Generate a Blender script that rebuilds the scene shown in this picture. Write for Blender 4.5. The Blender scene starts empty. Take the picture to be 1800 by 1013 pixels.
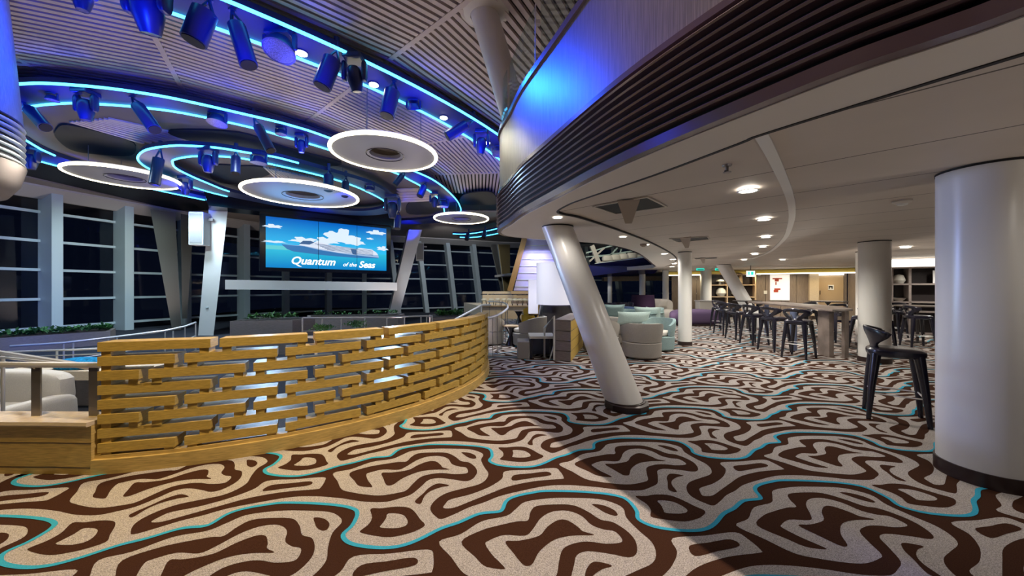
import bpy, bmesh, math, random
from math import sin, cos, pi, radians as R, sqrt, atan2, hypot
from mathutils import Vector, Matrix
from mathutils.geometry import tessellate_polygon
random.seed(7)
S = bpy.context.scene
C = S.collection

# ---------------------------------------------------------------- camera
F = 630.0; HZ = 506.5; EYE = 1.5
cd = bpy.data.cameras.new('camera'); cam = bpy.data.objects.new('camera', cd); C.objects.link(cam)
cam.location = (0, 0, EYE); cam.rotation_euler = (pi/2, 0, 0)
cd.sensor_width = 36; cd.lens = 36*F/1800; cd.clip_start = .05; cd.clip_end = 300
S.camera = cam
S.view_settings.view_transform = 'Standard'; S.view_settings.look = 'None'
S.view_settings.gamma = 1; S.view_settings.use_curve_mapping = False
S.view_settings.exposure = 0.0
S.cycles.use_denoising = True
S.cycles.max_bounces = 6; S.cycles.diffuse_bounces = 3; S.cycles.glossy_bounces = 3
S.cycles.transparent_max_bounces = 12
S.cycles.sample_clamp_indirect = 4
# ---------------------------------------------------------------- world: night outside
w = bpy.data.worlds.new('night'); S.world = w; w.use_nodes = True
w.node_tree.nodes['Background'].inputs[0].default_value = (.02, .035, .10, 1)
w.node_tree.nodes['Background'].inputs[1].default_value = .08

def P(px, py, Y):                       # a pixel at depth Y
    return Vector(((px-900)/F*Y, Y, EYE+(HZ-py)/F*Y))
def FL(px, py, z=0.0):                  # a pixel on the level z
    Y = F*(EYE-z)/(py-HZ); return Vector(((px-900)/F*Y, Y, z))

def lamp(kind, name, loc, energy, color=(1, 1, 1), size=.1, target=None, angle=None, blend=.3, sy=None):
    d = bpy.data.lights.new(name, kind); o = bpy.data.objects.new(name, d); C.objects.link(o)
    o.location = loc; d.energy = energy; d.color = color
    if kind in ('POINT', 'SPOT'): d.shadow_soft_size = size
    if kind == 'SPOT': d.spot_size = R(angle or 90); d.spot_blend = blend
    if kind == 'AREA':
        d.size = size
        if sy: d.shape = 'RECTANGLE'; d.size_y = sy
        o.visible_camera = True
    if target is not None:
        o.rotation_euler = (Vector(target)-Vector(loc)).to_track_quat('-Z', 'Y').to_euler()
    return o
WARM = (1, .80, .58); NEUT = (1, .93, .84); COOL = (.80, .90, 1); BLUE = (.005, .06, 1); CY = (.05, .55, 1)
# unseen warm spots added high up for the carpet shadow edge and screen
lamp('SPOT', 'added_spot', (.93, 2.32, 5.9), 1250, (1, .84, .68), .03, (-.3, 1.4, 0), 100, .5)
lamp('SPOT', 'added_spot', (-3.2, 1.2, 5.8), 640, (1, .72, .26), .12, (-3.0, 3.6, .6), 52, .9)
lamp('SPOT', 'added_spot', (-.9, 4.6, 5.8), 520, (1, .74, .26), .2, (-2.0, 3.5, .5), 62, .9)
for x, y, e in ((-7, 9, 200), (-9, 12, 420), (-14, 15, 800), (-7, 18, 500), (-11, 8, 500), (-1, 19, 300)):
    lamp('SPOT', 'stage_fill', (x, y, 5.2), e, (.62, .82, 1), .35, (x, y, 0), 150, .6)  # bluish general fill added over the pit, tied to no fitting
# unseen fill spots added in the pit to brighten the ribbed ceiling
for x, y, e in ((-4.5, 5.2, 130), (-7, 9, 240), (-12, 12, 260), (-4, 13, 260), (-2.0, 8.5, 130), (-16, 17, 320), (-6, 20, 260)):
    lamp('SPOT', 'pit_fill', (x, y, -.55), e, (1, .84, .80), .2, (x, y, 6), 155, .7)
for x, y, e in ((2.6, -1.4, 60), (5.6, .6, 95), (3.3, 11.2, 80), (7.9, 9.6, 90), (5.9, 14.5, 90), (11.5, 7.5, 80)):
    lamp('SPOT', 'floor_fill', (x, y, .12), e, (1, .90, .78), .15, (x, y, 6), 160, .6)  # added floor-level fill without fittings, brightens the low ceiling
for x, y in ((-6.2, 9.0), (-3.2, 9.4)): lamp('SPOT', 'plank_gap_fill', (x, y, 1.25), 420, (.45, .70, 1), .1, (-2.2, 4, .6), 75, .7)  # unseen spots added to light the gaps between the planks
lamp('SPOT', 'downlight_and_fill_beam', (3.7, .6, 2.40), 34, (1, .95, .88), .12, (3.75, 2.6, .6), 80, .8)  # added spot without a fitting, brightens the thick column
lamp('SPOT', 'disc_fill', (-7.6, 13.2, 1.6), 700, (.10, .45, 1), .1, (-7.0, 12.0, 4.6), 48, .8)  # added spot that turns one ring lamp face blue
for x, y, tx, ty in ((-14, 10, -22, 13), (-16, 15, -21, 19), (-13.5, 12, -15, 17)): lamp('SPOT', 'window_fill', (x, y, 5.2), 600, (.72, .95, 1), .2, (tx, ty, 1.5), 85, .8)  # spots added here and just below to brighten the window frames
lamp('SPOT', 'window_fill', (-5, 24, 5.2), 900, (.85, .92, 1), .2, (-5, 33, 1.5), 95, .8)
lamp('SPOT', 'terrace_fill', (.2, 9.6, 5.6), 1300, (.9, .95, 1), .2, (.1, 10.2, 0), 50, .7)  # this and the next two: unseen spots added to brighten lounge and terrace
lamp('SPOT', 'terrace_fill', (-.4, 15.5, 4.6), 500, (1, .88, .55), .2, (-.4, 20, .6), 75, .7)
lamp('SPOT', 'terrace_fill', (3.6, 17.2, 5.2), 500, (1, .97, .8), .2, (5.2, 21.5, 3.2), 70, .7)
for x, y, e in ((4.2, 8.2, 90), (5.6, 7.2, 90), (2.6, 10.0, 80), (5.8, 11.5, 110), (7.0, 14.5, 120), (9.9, 12.0, 110), (9.0, 8.2, 90), (3.2, 14.5, 120), (12.6, 10.2, 150), (10.4, 16.8, 150), (12.2, 15.6, 170), (13.6, 14.4, 150), (11.4, 13.2, 120)): lamp('SPOT', 'downlight_and_fill_beam', (x, y, 2.40), e, (1, .96, .86), .05, (x, y, 0), 155, .8)  # added spots without fittings, brighten the lounge and far wall
lamp('SPOT', 'pit_top_fill', (-6.0, 4.6, 3.4), 330, (1, .95, .85), .2, (-6.6, 4.4, 0), 110, .8)  # unseen pair of spots added to brighten the left of the pit
lamp('SPOT', 'pit_top_fill', (-8.5, 7.4, 3.6), 380, (1, .95, .85), .2, (-8.6, 7.2, 0), 110, .8)
# saturated blue stage beams
lamp('SPOT', 'blue_beam', (-1.9, 6.2, 5.5), 1700, BLUE, .1, (.35, 4.0, 3.75), 34, .9)
lamp('SPOT', 'blue_beam', (-3.2, 6.4, 5.5), 110, (.10, .12, 1), .1, (.9, 2.6, 3.0), 40, .9)
lamp('SPOT', 'added_spot', (-1.6, .4, 5.7), 300, (1, .86, .72), .1, (1.3, 1.7, 3.7), 60, .9)  # added warm spot on the parapet wood, offsets the blue
lamp('SPOT', 'blue_beam', (-4.5, 3.4, 5.0), 4500, BLUE, .1, (-6.15, 3.9, 4.5), 60, .8)
lamp('SPOT', 'blue_beam', (-8.0, 8.6, 2.4), 1250, (.36, .46, 1), .2, (2.6, 3.6, 1.3), 24, .9)
lamp('SPOT', 'blue_beam', (-1.2, 8.0, 5.4), 160, (.10, .08, 1), .1, (.4, 5.6, 0), 44, .9)
lamp('SPOT', 'white_beam', (-2.6, 8.6, 5.4), 120, (1, .98, .75), .1, (-.1, 5.6, 3.4), 20, .9)
# ---------------------------------------------------------------- materials
M = {}
def mat(name, col, rough=.5, metal=0, emit=None, es=0, spec=.5, noise=None, grain=None, bump=0, alpha=1):
    m = bpy.data.materials.new(name); m.use_nodes = True; M[name] = m
    nt = m.node_tree; b = nt.nodes['Principled BSDF']
    b.inputs['Base Color'].default_value = (*col, 1); b.inputs['Roughness'].default_value = rough
    b.inputs['Metallic'].default_value = metal; b.inputs['Specular IOR Level'].default_value = spec
    if emit: b.inputs['Emission Color'].default_value = (*emit, 1); b.inputs['Emission Strength'].default_value = es
    if noise or grain:
        tc = nt.nodes.new('ShaderNodeTexCoord'); mp = nt.nodes.new('ShaderNodeMapping')
        nz = nt.nodes.new('ShaderNodeTexNoise'); rp = nt.nodes.new('ShaderNodeMixRGB'); rp.blend_type = 'MIX'
        nt.links.new(tc.outputs['Object'], mp.inputs[0]); nt.links.new(mp.outputs[0], nz.inputs['Vector'])
        sc, amt = (noise if noise else (grain[0], grain[1]))
        if grain: mp.inputs['Scale'].default_value = grain[2]
        nz.inputs['Scale'].default_value = sc; nz.inputs['Detail'].default_value = 4
        mr = nt.nodes.new('ShaderNodeMapRange'); mr.inputs[1].default_value = .3; mr.inputs[2].default_value = .7
        nt.links.new(nz.outputs[0], mr.inputs[0]); nt.links.new(mr.outputs[0], rp.inputs[0])
        rp.inputs[1].default_value = (*[c*(1-amt) for c in col], 1); rp.inputs[2].default_value = (*[min(1, c*(1+amt)) for c in col], 1)
        nt.links.new(rp.outputs[0], b.inputs['Base Color'])
        if bump:
            bp = nt.nodes.new('ShaderNodeBump'); bp.inputs['Strength'].default_value = bump; bp.inputs['Distance'].default_value = .01
            nt.links.new(nz.outputs[0], bp.inputs['Height']); nt.links.new(bp.outputs[0], b.inputs['Normal'])
    return m
mat('carpet_brown', (.050, .021, .012), .95, spec=.05, noise=(220, .35))
mat('carpet_light', (.40, .36, .335), .95, spec=.05, noise=(190, .55))
mat('carpet_blue', (.045, .36, .52), .95, spec=.05, noise=(220, .15))
mat('carpet_dark', (.05, .055, .07), .95, spec=.05, noise=(60, .3))
mat('oak', (.52, .35, .08), .45, grain=(6, .22, (3, 3, 26)))
mat('oak_pale', (.62, .50, .36), .5, grain=(6, .12, (3, 3, 26)))
mat('oak_base', (.56, .39, .13), .45, grain=(5, .22, (2, 2, 22)))
mat('ash_grey', (.27, .22, .20), .5, grain=(5, .2, (2, 2, 24)))
mat('wall_wood', (.26, .205, .17), .45, grain=(6, .28, (22, 22, .7)))
mat('fascia_wood', (.19, .145, .125), .4, grain=(7, .35, (20, 20, .5)))
mat('slat_dark', (.10, .060, .068), .22, spec=.8)
mat('gap_black', (.006, .005, .008), .6)
mat('white_paint', (.70, .69, .67), .35)
mat('soffit', (.60, .55, .50), .6)
mat('rib', (.52, .43, .41), .6)
mat('taupe', (.30, .25, .21), .7)
mat('infill', (.13, .105, .092), .7)
mat('dark_void', (.010, .010, .016), .8)
mat('track_blue', (.014, .020, .085), .45, spec=.4)
mat('cyan_led', (.02, .3, .5), .5, emit=(.07, .56, 1), es=5)
mat('ring_led', (1, 1, .8), .5, emit=(1, .90, .58), es=9)
mat('lamp_glow', (1, 1, 1), .5, emit=(1, .95, .85), es=14)
mat('cove_glow', (1, 1, 1), .5, emit=(1, .93, .80), es=2.6)
mat('disc_face', (.34, .34, .38), .35)
mat('fixture_blue_lit', (.012, .022, .11), .35, spec=.7)  # blue stage light put into the base colour of the lamp bodies
mat('fixture_glass', (.16, .15, .18), .25, noise=(60, .5))
mat('steel', (.80, .78, .76), .35, metal=.55)
mat('steel_dull', (.26, .24, .24), .4, metal=.7)
mat('col_white', (.82, .80, .765), .28)
mat('skirting', (.035, .018, .016), .35)
mat('frame_grey', (.55, .62, .63), .5)
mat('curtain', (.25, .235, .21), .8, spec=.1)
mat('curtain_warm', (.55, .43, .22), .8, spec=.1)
mat('speaker_white', (.45, .47, .50), .5)
mat('speaker_mesh', (.22, .22, .22), .7, noise=(150, .3))
mat('screen_off', (.004, .005, .012), .2)
mat('leaf', (.06, .19, .045), .6, noise=(8, .5))
mat('soil', (.03, .02, .015), .9)
mat('fab_grey', (.30, .275, .25), .85, spec=.1, noise=(90, .1))
mat('fab_cream', (.62, .58, .52), .85, spec=.1, noise=(90, .08))
mat('fab_teal', (.24, .33, .33), .85, spec=.1, noise=(60, .12))
mat('fab_pale_teal', (.44, .56, .53), .85, spec=.1, noise=(60, .12))
mat('fab_blue', (.14, .20, .36), .85, spec=.1, noise=(60, .12))
mat('fab_purple', (.016, .007, .020), .8, spec=.1)
mat('fab_mauve', (.11, .075, .14), .85, spec=.1)
mat('fab_turq', (.01, .20, .42), .9, spec=.1, noise=(25, .5), bump=.6)
mat('yellow', (.70, .40, .03), .6)
mat('black_gloss', (.012, .011, .022), .25, spec=.7)
mat('seat_white', (.60, .58, .52), .4)
mat('table_dark', (.035, .028, .028), .25, spec=.7)
mat('table_stone', (.24, .19, .165), .35, noise=(4, .3))
mat('tan', (.50, .36, .22), .6)
mat('shade_white', (.80, .78, .82), .6, emit=(.80, .78, 1), es=.35)
mat('violet_lit_tile', (.55, .55, .85), .4)  # violet wash on white tiles put into the base colour
mat('sign_green', (.02, .35, .28), .5, emit=(.03, .8, .6), es=1.1)
mat('sign_white', (.9, .9, .9), .5, emit=(.8, 1, .95), es=1.2)
mat('art_white', (.85, .82, .78), .5, emit=(1, .96, .9), es=.55)
mat('art_red', (.45, .06, .03), .6)
mat('gold_band', (.50, .38, .08), .4)
mat('paper', (.8, .8, .8), .6)
mat('navy_panel', (.012, .012, .10), .22, spec=.8)
mat('glass_edge', (.5, .62, .60), .1)
mat('table_blue', (.14, .17, .28), .2, spec=.8)
mat('brass_brown', (.30, .17, .06), .5)

def glass(name, tint, refl=.5):
    m = bpy.data.materials.new(name); m.use_nodes = True; M[name] = m; nt = m.node_tree; nt.nodes.clear()
    o = nt.nodes.new('ShaderNodeOutputMaterial'); mx = nt.nodes.new('ShaderNodeMixShader')
    t = nt.nodes.new('ShaderNodeBsdfTransparent'); t.inputs[0].default_value = (*tint, 1)
    g = nt.nodes.new('ShaderNodeBsdfGlossy'); g.inputs['Roughness'].default_value = .03
    fr = nt.nodes.new('ShaderNodeFresnel'); fr.inputs[0].default_value = 1.5
    sc = nt.nodes.new('ShaderNodeMath'); sc.operation = 'MULTIPLY'; sc.inputs[1].default_value = refl
    nt.links.new(fr.outputs[0], sc.inputs[0]); nt.links.new(sc.outputs[0], mx.inputs[0]); nt.links.new(t.outputs[0], mx.inputs[1]); nt.links.new(g.outputs[0], mx.inputs[2])
    nt.links.new(mx.outputs[0], o.inputs[0])
glass('window_glass', (.75, .8, .85), 1.0); glass('rail_glass', (.88, .95, .93), .3)

def ceiling_panel_mat():                # taupe metal planks with thin dark joints
    m = mat('ceiling_panel', (.52, .455, .40), .55, noise=(1.2, .05)); nt = m.node_tree; b = nt.nodes['Principled BSDF']
    src = b.inputs['Base Color'].links[0].from_socket
    tc = nt.nodes.new('ShaderNodeTexCoord'); sp = nt.nodes.new('ShaderNodeSeparateXYZ'); nt.links.new(tc.outputs['Object'], sp.inputs[0])
    a = nt.nodes.new('ShaderNodeMath'); a.operation = 'ADD'; nt.links.new(sp.outputs[0], a.inputs[0]); nt.links.new(sp.outputs[1], a.inputs[1])
    d = nt.nodes.new('ShaderNodeMath'); d.operation = 'MULTIPLY'; d.inputs[1].default_value = 1/1.37; a2 = nt.nodes.new('ShaderNodeMath'); a2.operation = 'SUBTRACT'; a2.inputs[1].default_value = 5.04-13.7; nt.links.new(a.outputs[0], a2.inputs[0]); nt.links.new(a2.outputs[0], d.inputs[0])
    f = nt.nodes.new('ShaderNodeMath'); f.operation = 'FRACT'; nt.links.new(d.outputs[0], f.inputs[0])
    l = nt.nodes.new('ShaderNodeMath'); l.operation = 'LESS_THAN'; l.inputs[1].default_value = .016; nt.links.new(f.outputs[0], l.inputs[0])
    mx = nt.nodes.new('ShaderNodeMixRGB'); nt.links.new(l.outputs[0], mx.inputs[0]); nt.links.new(src, mx.inputs[1]); mx.inputs[2].default_value = (.07, .055, .045, 1)
    nt.links.new(mx.outputs[0], b.inputs['Base Color'])
ceiling_panel_mat()

# ---------------------------------------------------------------- mesh builder
class MB:
    def __init__(s): s.v = []; s.f = []; s.mi = []; s.cur = 0
    def add(s, vs, fs):
        n = len(s.v); s.v += [Vector(v) for v in vs]; s.f += [[n+i for i in f] for f in fs]; s.mi += [s.cur]*len(fs); return s
    def box(s, c, size, rz=0, rx=0, ry=0):
        m = Matrix.Translation(c) @ Matrix.Rotation(rz, 4, 'Z') @ Matrix.Rotation(ry, 4, 'Y') @ Matrix.Rotation(rx, 4, 'X')
        x, y, z = [q/2 for q in size]
        return s.add([m @ Vector(p) for p in ((-x,-y,-z),(x,-y,-z),(x,y,-z),(-x,y,-z),(-x,-y,z),(x,-y,z),(x,y,z),(-x,y,z))],
              [(0,3,2,1),(4,5,6,7),(0,1,5,4),(1,2,6,5),(2,3,7,6),(3,0,4,7)])
    def bar(s, a, b, w, h=None, up=(0, 0, 1), w2=None, h2=None):      # rectangular bar
        a = Vector(a); b = Vector(b); h = h or w; w2 = w2 or w; h2 = h2 or h; d = (b-a).normalized(); u = Vector(up)
        if abs(d.dot(u)) > .98: u = Vector((1, 0, 0))
        x = d.cross(u).normalized(); z = x.cross(d).normalized()
        vs = [a-x*w/2-z*h/2, a+x*w/2-z*h/2, a+x*w/2+z*h/2, a-x*w/2+z*h/2, b-x*w2/2-z*h2/2, b+x*w2/2-z*h2/2, b+x*w2/2+z*h2/2, b-x*w2/2+z*h2/2]
        return s.add(vs, [(0,1,2,3),(7,6,5,4),(1,0,4,5),(2,1,5,6),(3,2,6,7),(0,3,7,4)])
    def tube(s, pts, r, n=10, closed=False, r2=None):
        pts = [Vector(p) for p in pts]; N = len(pts); rings = []
        prev = None
        for i, p in enumerate(pts):
            if closed: d = pts[(i+1) % N]-pts[i-1]
            else: d = pts[min(i+1, N-1)]-pts[max(i-1, 0)]
            d.normalize()
            if prev is None:
                u = Vector((0, 0, 1)) if abs(d.z) < .9 else Vector((1, 0, 0)); x = d.cross(u).normalized()
            else: x = (prev-d*prev.dot(d)).normalized()
            prev = x; y = d.cross(x); rr = r if r2 is None else r+(r2-r)*i/(N-1)
            rings.append([p+x*cos(2*pi*k/n)*rr+y*sin(2*pi*k/n)*rr for k in range(n)])
        vs = [v for g in rings for v in g]; fs = []
        for i in range(N if closed else N-1):
            a = i*n; b = ((i+1) % N)*n
            fs += [(a+k, a+(k+1) % n, b+(k+1) % n, b+k) for k in range(n)]
        if not closed: fs += [tuple(range(n))[::-1], tuple((N-1)*n+k for k in range(n))]
        return s.add(vs, fs)
    def cyl(s, a, b, r, r2=None, n=24): return s.tube([a, b], r, n, r2=r if r2 is None else r2)
    def lathe(s, prof, c=(0, 0, 0), n=32, rx=0, a0=0, a1=2*pi, m=None):   # profile of (r, z)
        full = abs(a1-a0-2*pi) < 1e-6; k = n if full else n+1; vs = []; fs = []
        mm = m or (Matrix.Translation(c) @ Matrix.Rotation(rx, 4, 'X'))
        for (r, z) in prof:
            for i in range(k):
                t = a0+(a1-a0)*i/n; vs.append(mm @ Vector((r*cos(t), r*sin(t), z)))
        for j in range(len(prof)-1):
            for i in range(n):
                i2 = (i+1) % k; fs.append((j*k+i, j*k+i2, (j+1)*k+i2, (j+1)*k+i))
        return s.add(vs, fs)
    def prism(s, poly, z0, z1, bottom=True, top=True, sides=True):
        n = len(poly); tri = tessellate_polygon([[Vector((p[0], p[1], 0)) for p in poly]])
        vs = [(p[0], p[1], z0) for p in poly]+[(p[0], p[1], z1) for p in poly]; fs = []
        if bottom: fs += [tuple(t)[::-1] for t in tri]
        if top: fs += [tuple(i+n for i in t) for t in tri]
        if sides: fs += [(i, (i+1) % n, (i+1) % n+n, i+n) for i in range(n)]
        return s.add(vs, fs)
    def wall(s, path, z0, z1, closed=False):            # ruled strip; z0 z1 numbers
        n = len(path); vs = [(p[0], p[1], z0) for p in path]+[(p[0], p[1], z1) for p in path]
        return s.add(vs, [(i, (i+1) % n, (i+1) % n+n, i+n) for i in range(n if closed else n-1)])
    def sweep(s, path, prof, closed=False):             # prof: list of (offset to the left of path, z), closed profile
        n = len(path); k = len(prof); vs = []
        nr = []
        for i in range(n):
            a = Vector(path[i-1][:2]) if (i > 0 or closed) else Vector(path[i][:2])
            b = Vector(path[(i+1) % n][:2]) if (i < n-1 or closed) else Vector(path[i][:2])
            d = (b-a).normalized(); nr.append(Vector((-d.y, d.x)))
        for i in range(n):
            for (o, z) in prof: vs.append((path[i][0]+nr[i].x*o, path[i][1]+nr[i].y*o, z))
        fs = []
        for i in range(n if closed else n-1):
            a = i*k; b = ((i+1) % n)*k
            fs += [(a+j, a+(j+1) % k, b+(j+1) % k, b+j) for j in range(k)]
        if not closed: fs += [tuple(range(k)), tuple((n-1)*k+j for j in range(k))[::-1]]
        return s.add(vs, fs)
    def blob(s, c, r, sq=2.6, n=16, rz=0, m=None):       # superellipsoid, rounded cushion form
        vs = []; fs = []; h = n//2
        mm = Matrix.Translation(c) @ Matrix.Rotation(rz, 4, 'Z') @ (m or Matrix())
        pw = lambda t: math.copysign(abs(t)**(2/sq), t)
        for j in range(h+1):
            ph = -pi/2+pi*j/h
            for i in range(n):
                t = 2*pi*i/n
                vs.append(mm @ Vector((r[0]*pw(cos(ph))*pw(cos(t)), r[1]*pw(cos(ph))*pw(sin(t)), r[2]*pw(sin(ph)))))
        for j in range(h):
            for i in range(n): fs.append((j*n+i, j*n+(i+1) % n, (j+1)*n+(i+1) % n, (j+1)*n+i))
        return s.add(vs, fs)
    def build(s, name, mats, parent=None, smooth=False, local=False, bevel=0):
        if isinstance(mats, str): mats = [mats]
        off = Vector() if (parent is None or local) else wloc(parent)
        me = bpy.data.meshes.new(name); me.from_pydata([tuple(v-off) for v in s.v], [], s.f)
        for q in mats: me.materials.append(M[q])
        me.polygons.foreach_set('material_index', s.mi)
        bm = bmesh.new(); bm.from_mesh(me); bmesh.ops.remove_doubles(bm, verts=bm.verts, dist=1e-5)
        bmesh.ops.recalc_face_normals(bm, faces=bm.faces); bm.to_mesh(me); bm.free()
        if smooth: me.shade_smooth() if hasattr(me, 'shade_smooth') else None
        o = bpy.data.objects.new(name, me); C.objects.link(o)
        if smooth:
            me.polygons.foreach_set('use_smooth', [True]*len(me.polygons))
            md = o.modifiers.new('edges', 'EDGE_SPLIT'); md.split_angle = R(38)
        if bevel:
            md = o.modifiers.new('bevel', 'BEVEL'); md.width = bevel; md.segments = 2; md.limit_method = 'ANGLE'
        if parent: o.parent = parent
        return o
def wloc(o):
    v = Vector()
    while o: v += o.location; o = o.parent
    return v
def tag(o, label=None, cat=None, group=None, kind=None):
    if label: o['label'] = label
    if cat: o['category'] = cat
    if group: o['group'] = group
    if kind: o['kind'] = kind
    return o
def thing(name, label, cat, loc=(0, 0, 0), rz=0, group=None):
    o = bpy.data.objects.new(name, None); C.objects.link(o); o.location = loc; o.rotation_euler = (0, 0, rz)
    o.empty_display_size = .1
    return tag(o, label, cat, group)
def struct(name, mb, mats, **k): return tag(mb.build(name, mats, **k), kind='structure')
CH = {}
def kids(o): return [c for c in bpy.data.objects if c.parent == o]
def copy_tree(o, parent=None, cache={}):
    c = o.copy(); C.objects.link(c); c.parent = parent
    if o.name not in cache: cache[o.name] = kids(o)
    for ch in cache[o.name]: copy_tree(ch, c)
    return c
def spline(pts, k=6, closed=False):
    out = []; n = len(pts); pts = [Vector(p) for p in pts]
    for i in range(n if closed else n-1):
        g = (lambda j: pts[j % n]) if closed else (lambda j: pts[max(0, min(n-1, j))])
        a, b, c, d = g(i-1), g(i), g(i+1), g(i+2)
        for q in range(k):
            t = q/k
            out.append(.5*((2*b)+(c-a)*t+(2*a-5*b+4*c-d)*t*t+(3*b-a-3*c+d)*t**3))
    if not closed: out.append(pts[-1])
    return out

# ================================================================ FLOOR (patterned carpet)
SCR_C = Vector((-3.885, 6.307)); SCR_R = 3.48
A1 = Vector((1.845, .145)); 
B1_ = Vector((.83, .93))
c1 = lambda u, v: FL(440+u*.17778, 770+v*.17778).xy
c2 = lambda u, v: FL(700+u*.17778, 770+v*.17778).xy
ci = lambda x, y: FL(x, y).xy
up = [c2(-812,580),(c2(-562,600)),(c2(-382,628)),c2(-250,638),c2(-120,635),c2(0,605),c2(130,560),c2(230,480),c2(300,420),c2(400,400),c2(550,415),c2(640,430),c2(700,425),c2(750,395),c2(780,340),c2(760,290),c2(700,245),c2(620,230),c2(560,185),c2(480,150),c2(350,145),c2(200,155),c2(130,190),c2(80,235),c2(0,240),c2(-150,262),c2(-300,290),c2(-480,350),c2(-430,430),c2(-400,470),c2(-350,485),c2(-260,490),c2(-270,460),c2(-300,420),c2(-315,365),c2(-280,345),c2(-150,315),c2(0,318),c2(80,285),c2(180,225),c2(280,190),c2(380,180),c2(450,190),c2(500,215),c2(530,260),c2(600,285),c2(670,295),c2(690,335),c2(660,355),c2(550,360),c2(450,350),c2(350,355),c2(230,385),c2(150,450),c2(80,520),c2(0,545),c2(-160,570),c2(-300,565),c2(-460,540),c2(-560,510),c2(-600,430),c2(-640,350),c2(-462,310),c2(-262,240),c2(-62,210),c2(38,170),c2(138,130),c2(338,110),c2(500,108),c2(700,115),c2(800,140),c2(840,170),c2(820,220),c2(850,290),c2(890,350),c2(870,410),c2(800,460),c2(650,500),c2(500,540),c2(400,590),c2(330,660),c2(320,720),c2(370,780),c2(430,805),c2(560,755),c2(700,690),c2(850,640),c2(1000,580),c2(1200,530),c2(1462,478)]
blue = [c2(-812,652),ci(600,890),ci(623,896),ci(628,903),ci(626,912),ci(618,926),ci(603,941),ci(612,954),ci(637,961),ci(675,964),ci(707,960),ci(737,949),ci(775,930),c2(600,840),c2(800,755),c2(980,735),c2(1030,710),c2(1060,640),c2(1110,600),c2(1200,570),c2(1300,550),c2(1462,528)]
tongue = [c2(445,690),c2(470,650),c2(520,610),c2(700,565),c2(850,510),c2(950,460),c2(1030,400),c2(1060,332),c2(1300,318),c2(1540,300),c2(1600,335),c2(1635,395),c2(1600,408),c2(1350,430),c2(1100,480),c2(900,555),c2(700,635),c2(560,690),c2(480,700)]
holes = [[c2(-162,350),c2(-60,345),c2(100,320),c2(200,270),c2(300,235),c2(370,235),c2(420,270),c2(440,295),c2(505,315),c2(350,318),c2(200,340),c2(50,400),c2(-40,460),c2(-85,475),c2(-120,465),c2(-145,410)],
 [c2(625,145),c2(700,150),c2(760,175),c2(770,203),c2(740,210),c2(690,195),c2(655,172)],
 [c2(165,630),c2(250,550),c2(300,500),c2(370,460),c2(430,455),c2(505,475),c2(420,492),c2(320,530),c2(260,580),c2(222,655)],
 [c2(-272,705),c2(-160,700),c2(-42,685),c2(88,690),c2(158,730),c2(218,810),c2(263,870),c2(158,930),c2(38,965),c2(-82,985),c2(-212,975),c2(-370,940),c2(-360,910),c2(-295,860),c2(-258,790)],
 [c2(1145,372),c2(1300,355),c2(1470,338),c2(1505,372),c2(1320,400),c2(1135,425)]]
island = [c2(-102,757),c2(-12,755),c2(58,775),c2(93,830),c2(78,870),c2(8,895),c2(-82,900),c2(-177,890),c2(-162,860),c2(-122,805)]
def sm(poly, k=4, closed=True, c=False):
    return [p.xy for p in spline([Vector((q[0], q[1], 0)) for q in poly], k, closed)]
def cell():
    top = [p for p in sm(up+[up[0]+A1, up[1]+A1], 4, False)]
    top = sm([up[-1]-A1]+up+[up[0]+A1, up[1]+A1], 4, False)
    top = top[4:-4]                      # from up[0] to up[0]+A1
    bl = sm([blue[-1]-A1]+blue+[blue[0]+A1, blue[1]+A1], 4, False)[4:-4]
    tris = []
    def fill(poly, z, mi):
        t = tessellate_polygon([[Vector((p[0], p[1], 0)) for p in poly]])
        tris.append(([(p[0], p[1], z) for p in poly], [tuple(q) for q in t], mi))
    fill(top+bl[::-1], .0012, 1)
    fill(sm(tongue), .0012, 1)
    for h in holes: fill(sm(h), .0024, 0)
    fill(sm(island), .0036, 1)
    wv = .013; L = []; Rr = []
    for i, p in enumerate(bl):
        d = (bl[min(i+1, len(bl)-1)]-bl[max(i-1, 0)]).normalized(); nn = Vector((-d.y, d.x))*wv
        L.append((p.x+nn.x, p.y+nn.y, .003)); Rr.append((p.x-nn.x, p.y-nn.y, .003))
    n = len(L); tris.append((L+Rr, [(i, i+1, n+i+1, n+i) for i in range(n-1)], 2))
    return tris
tris = cell()
def in_sunken(x, y):                     # the stair well and the stage pit beyond the slatted screen
    if (Vector((x, y))-SCR_C).length < SCR_R-.02 and y > 2.9: return True
    if y > 3.0 and x < -3.0: return True
    if y > 6.3 and x < -.64: return True
    return False
fb = MB()
base = [(-5.5, -2.5), (14.5, -2.5), (14.5, 31), (-.64, 31), (-.64, 7.6)]
for k in range(24):
    a = R(20)-R(20+103)*k/23; base.append((SCR_C.x+SCR_R*cos(a)*.995, SCR_C.y+SCR_R*sin(a)*.995))
base += [(-5.5, 2.9)]
n = len(base); tri = tessellate_polygon([[Vector((*p, 0)) for p in base]])
fb.add([(*p, 0) for p in base], [tuple(t) for t in tri])
rng = []
for j in range(-5, 34):
    for i in range(-20, 12):
        o = A1*i+B1_*j
        cx, cy = blue[0].x+o.x+.9, blue[0].y+o.y+.4
        if cx < -6 or cx > 14.5 or cy < .1 or cy > 30 or abs(cx) > cy*1.55+2.5: continue
        rng.append(o)
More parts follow.
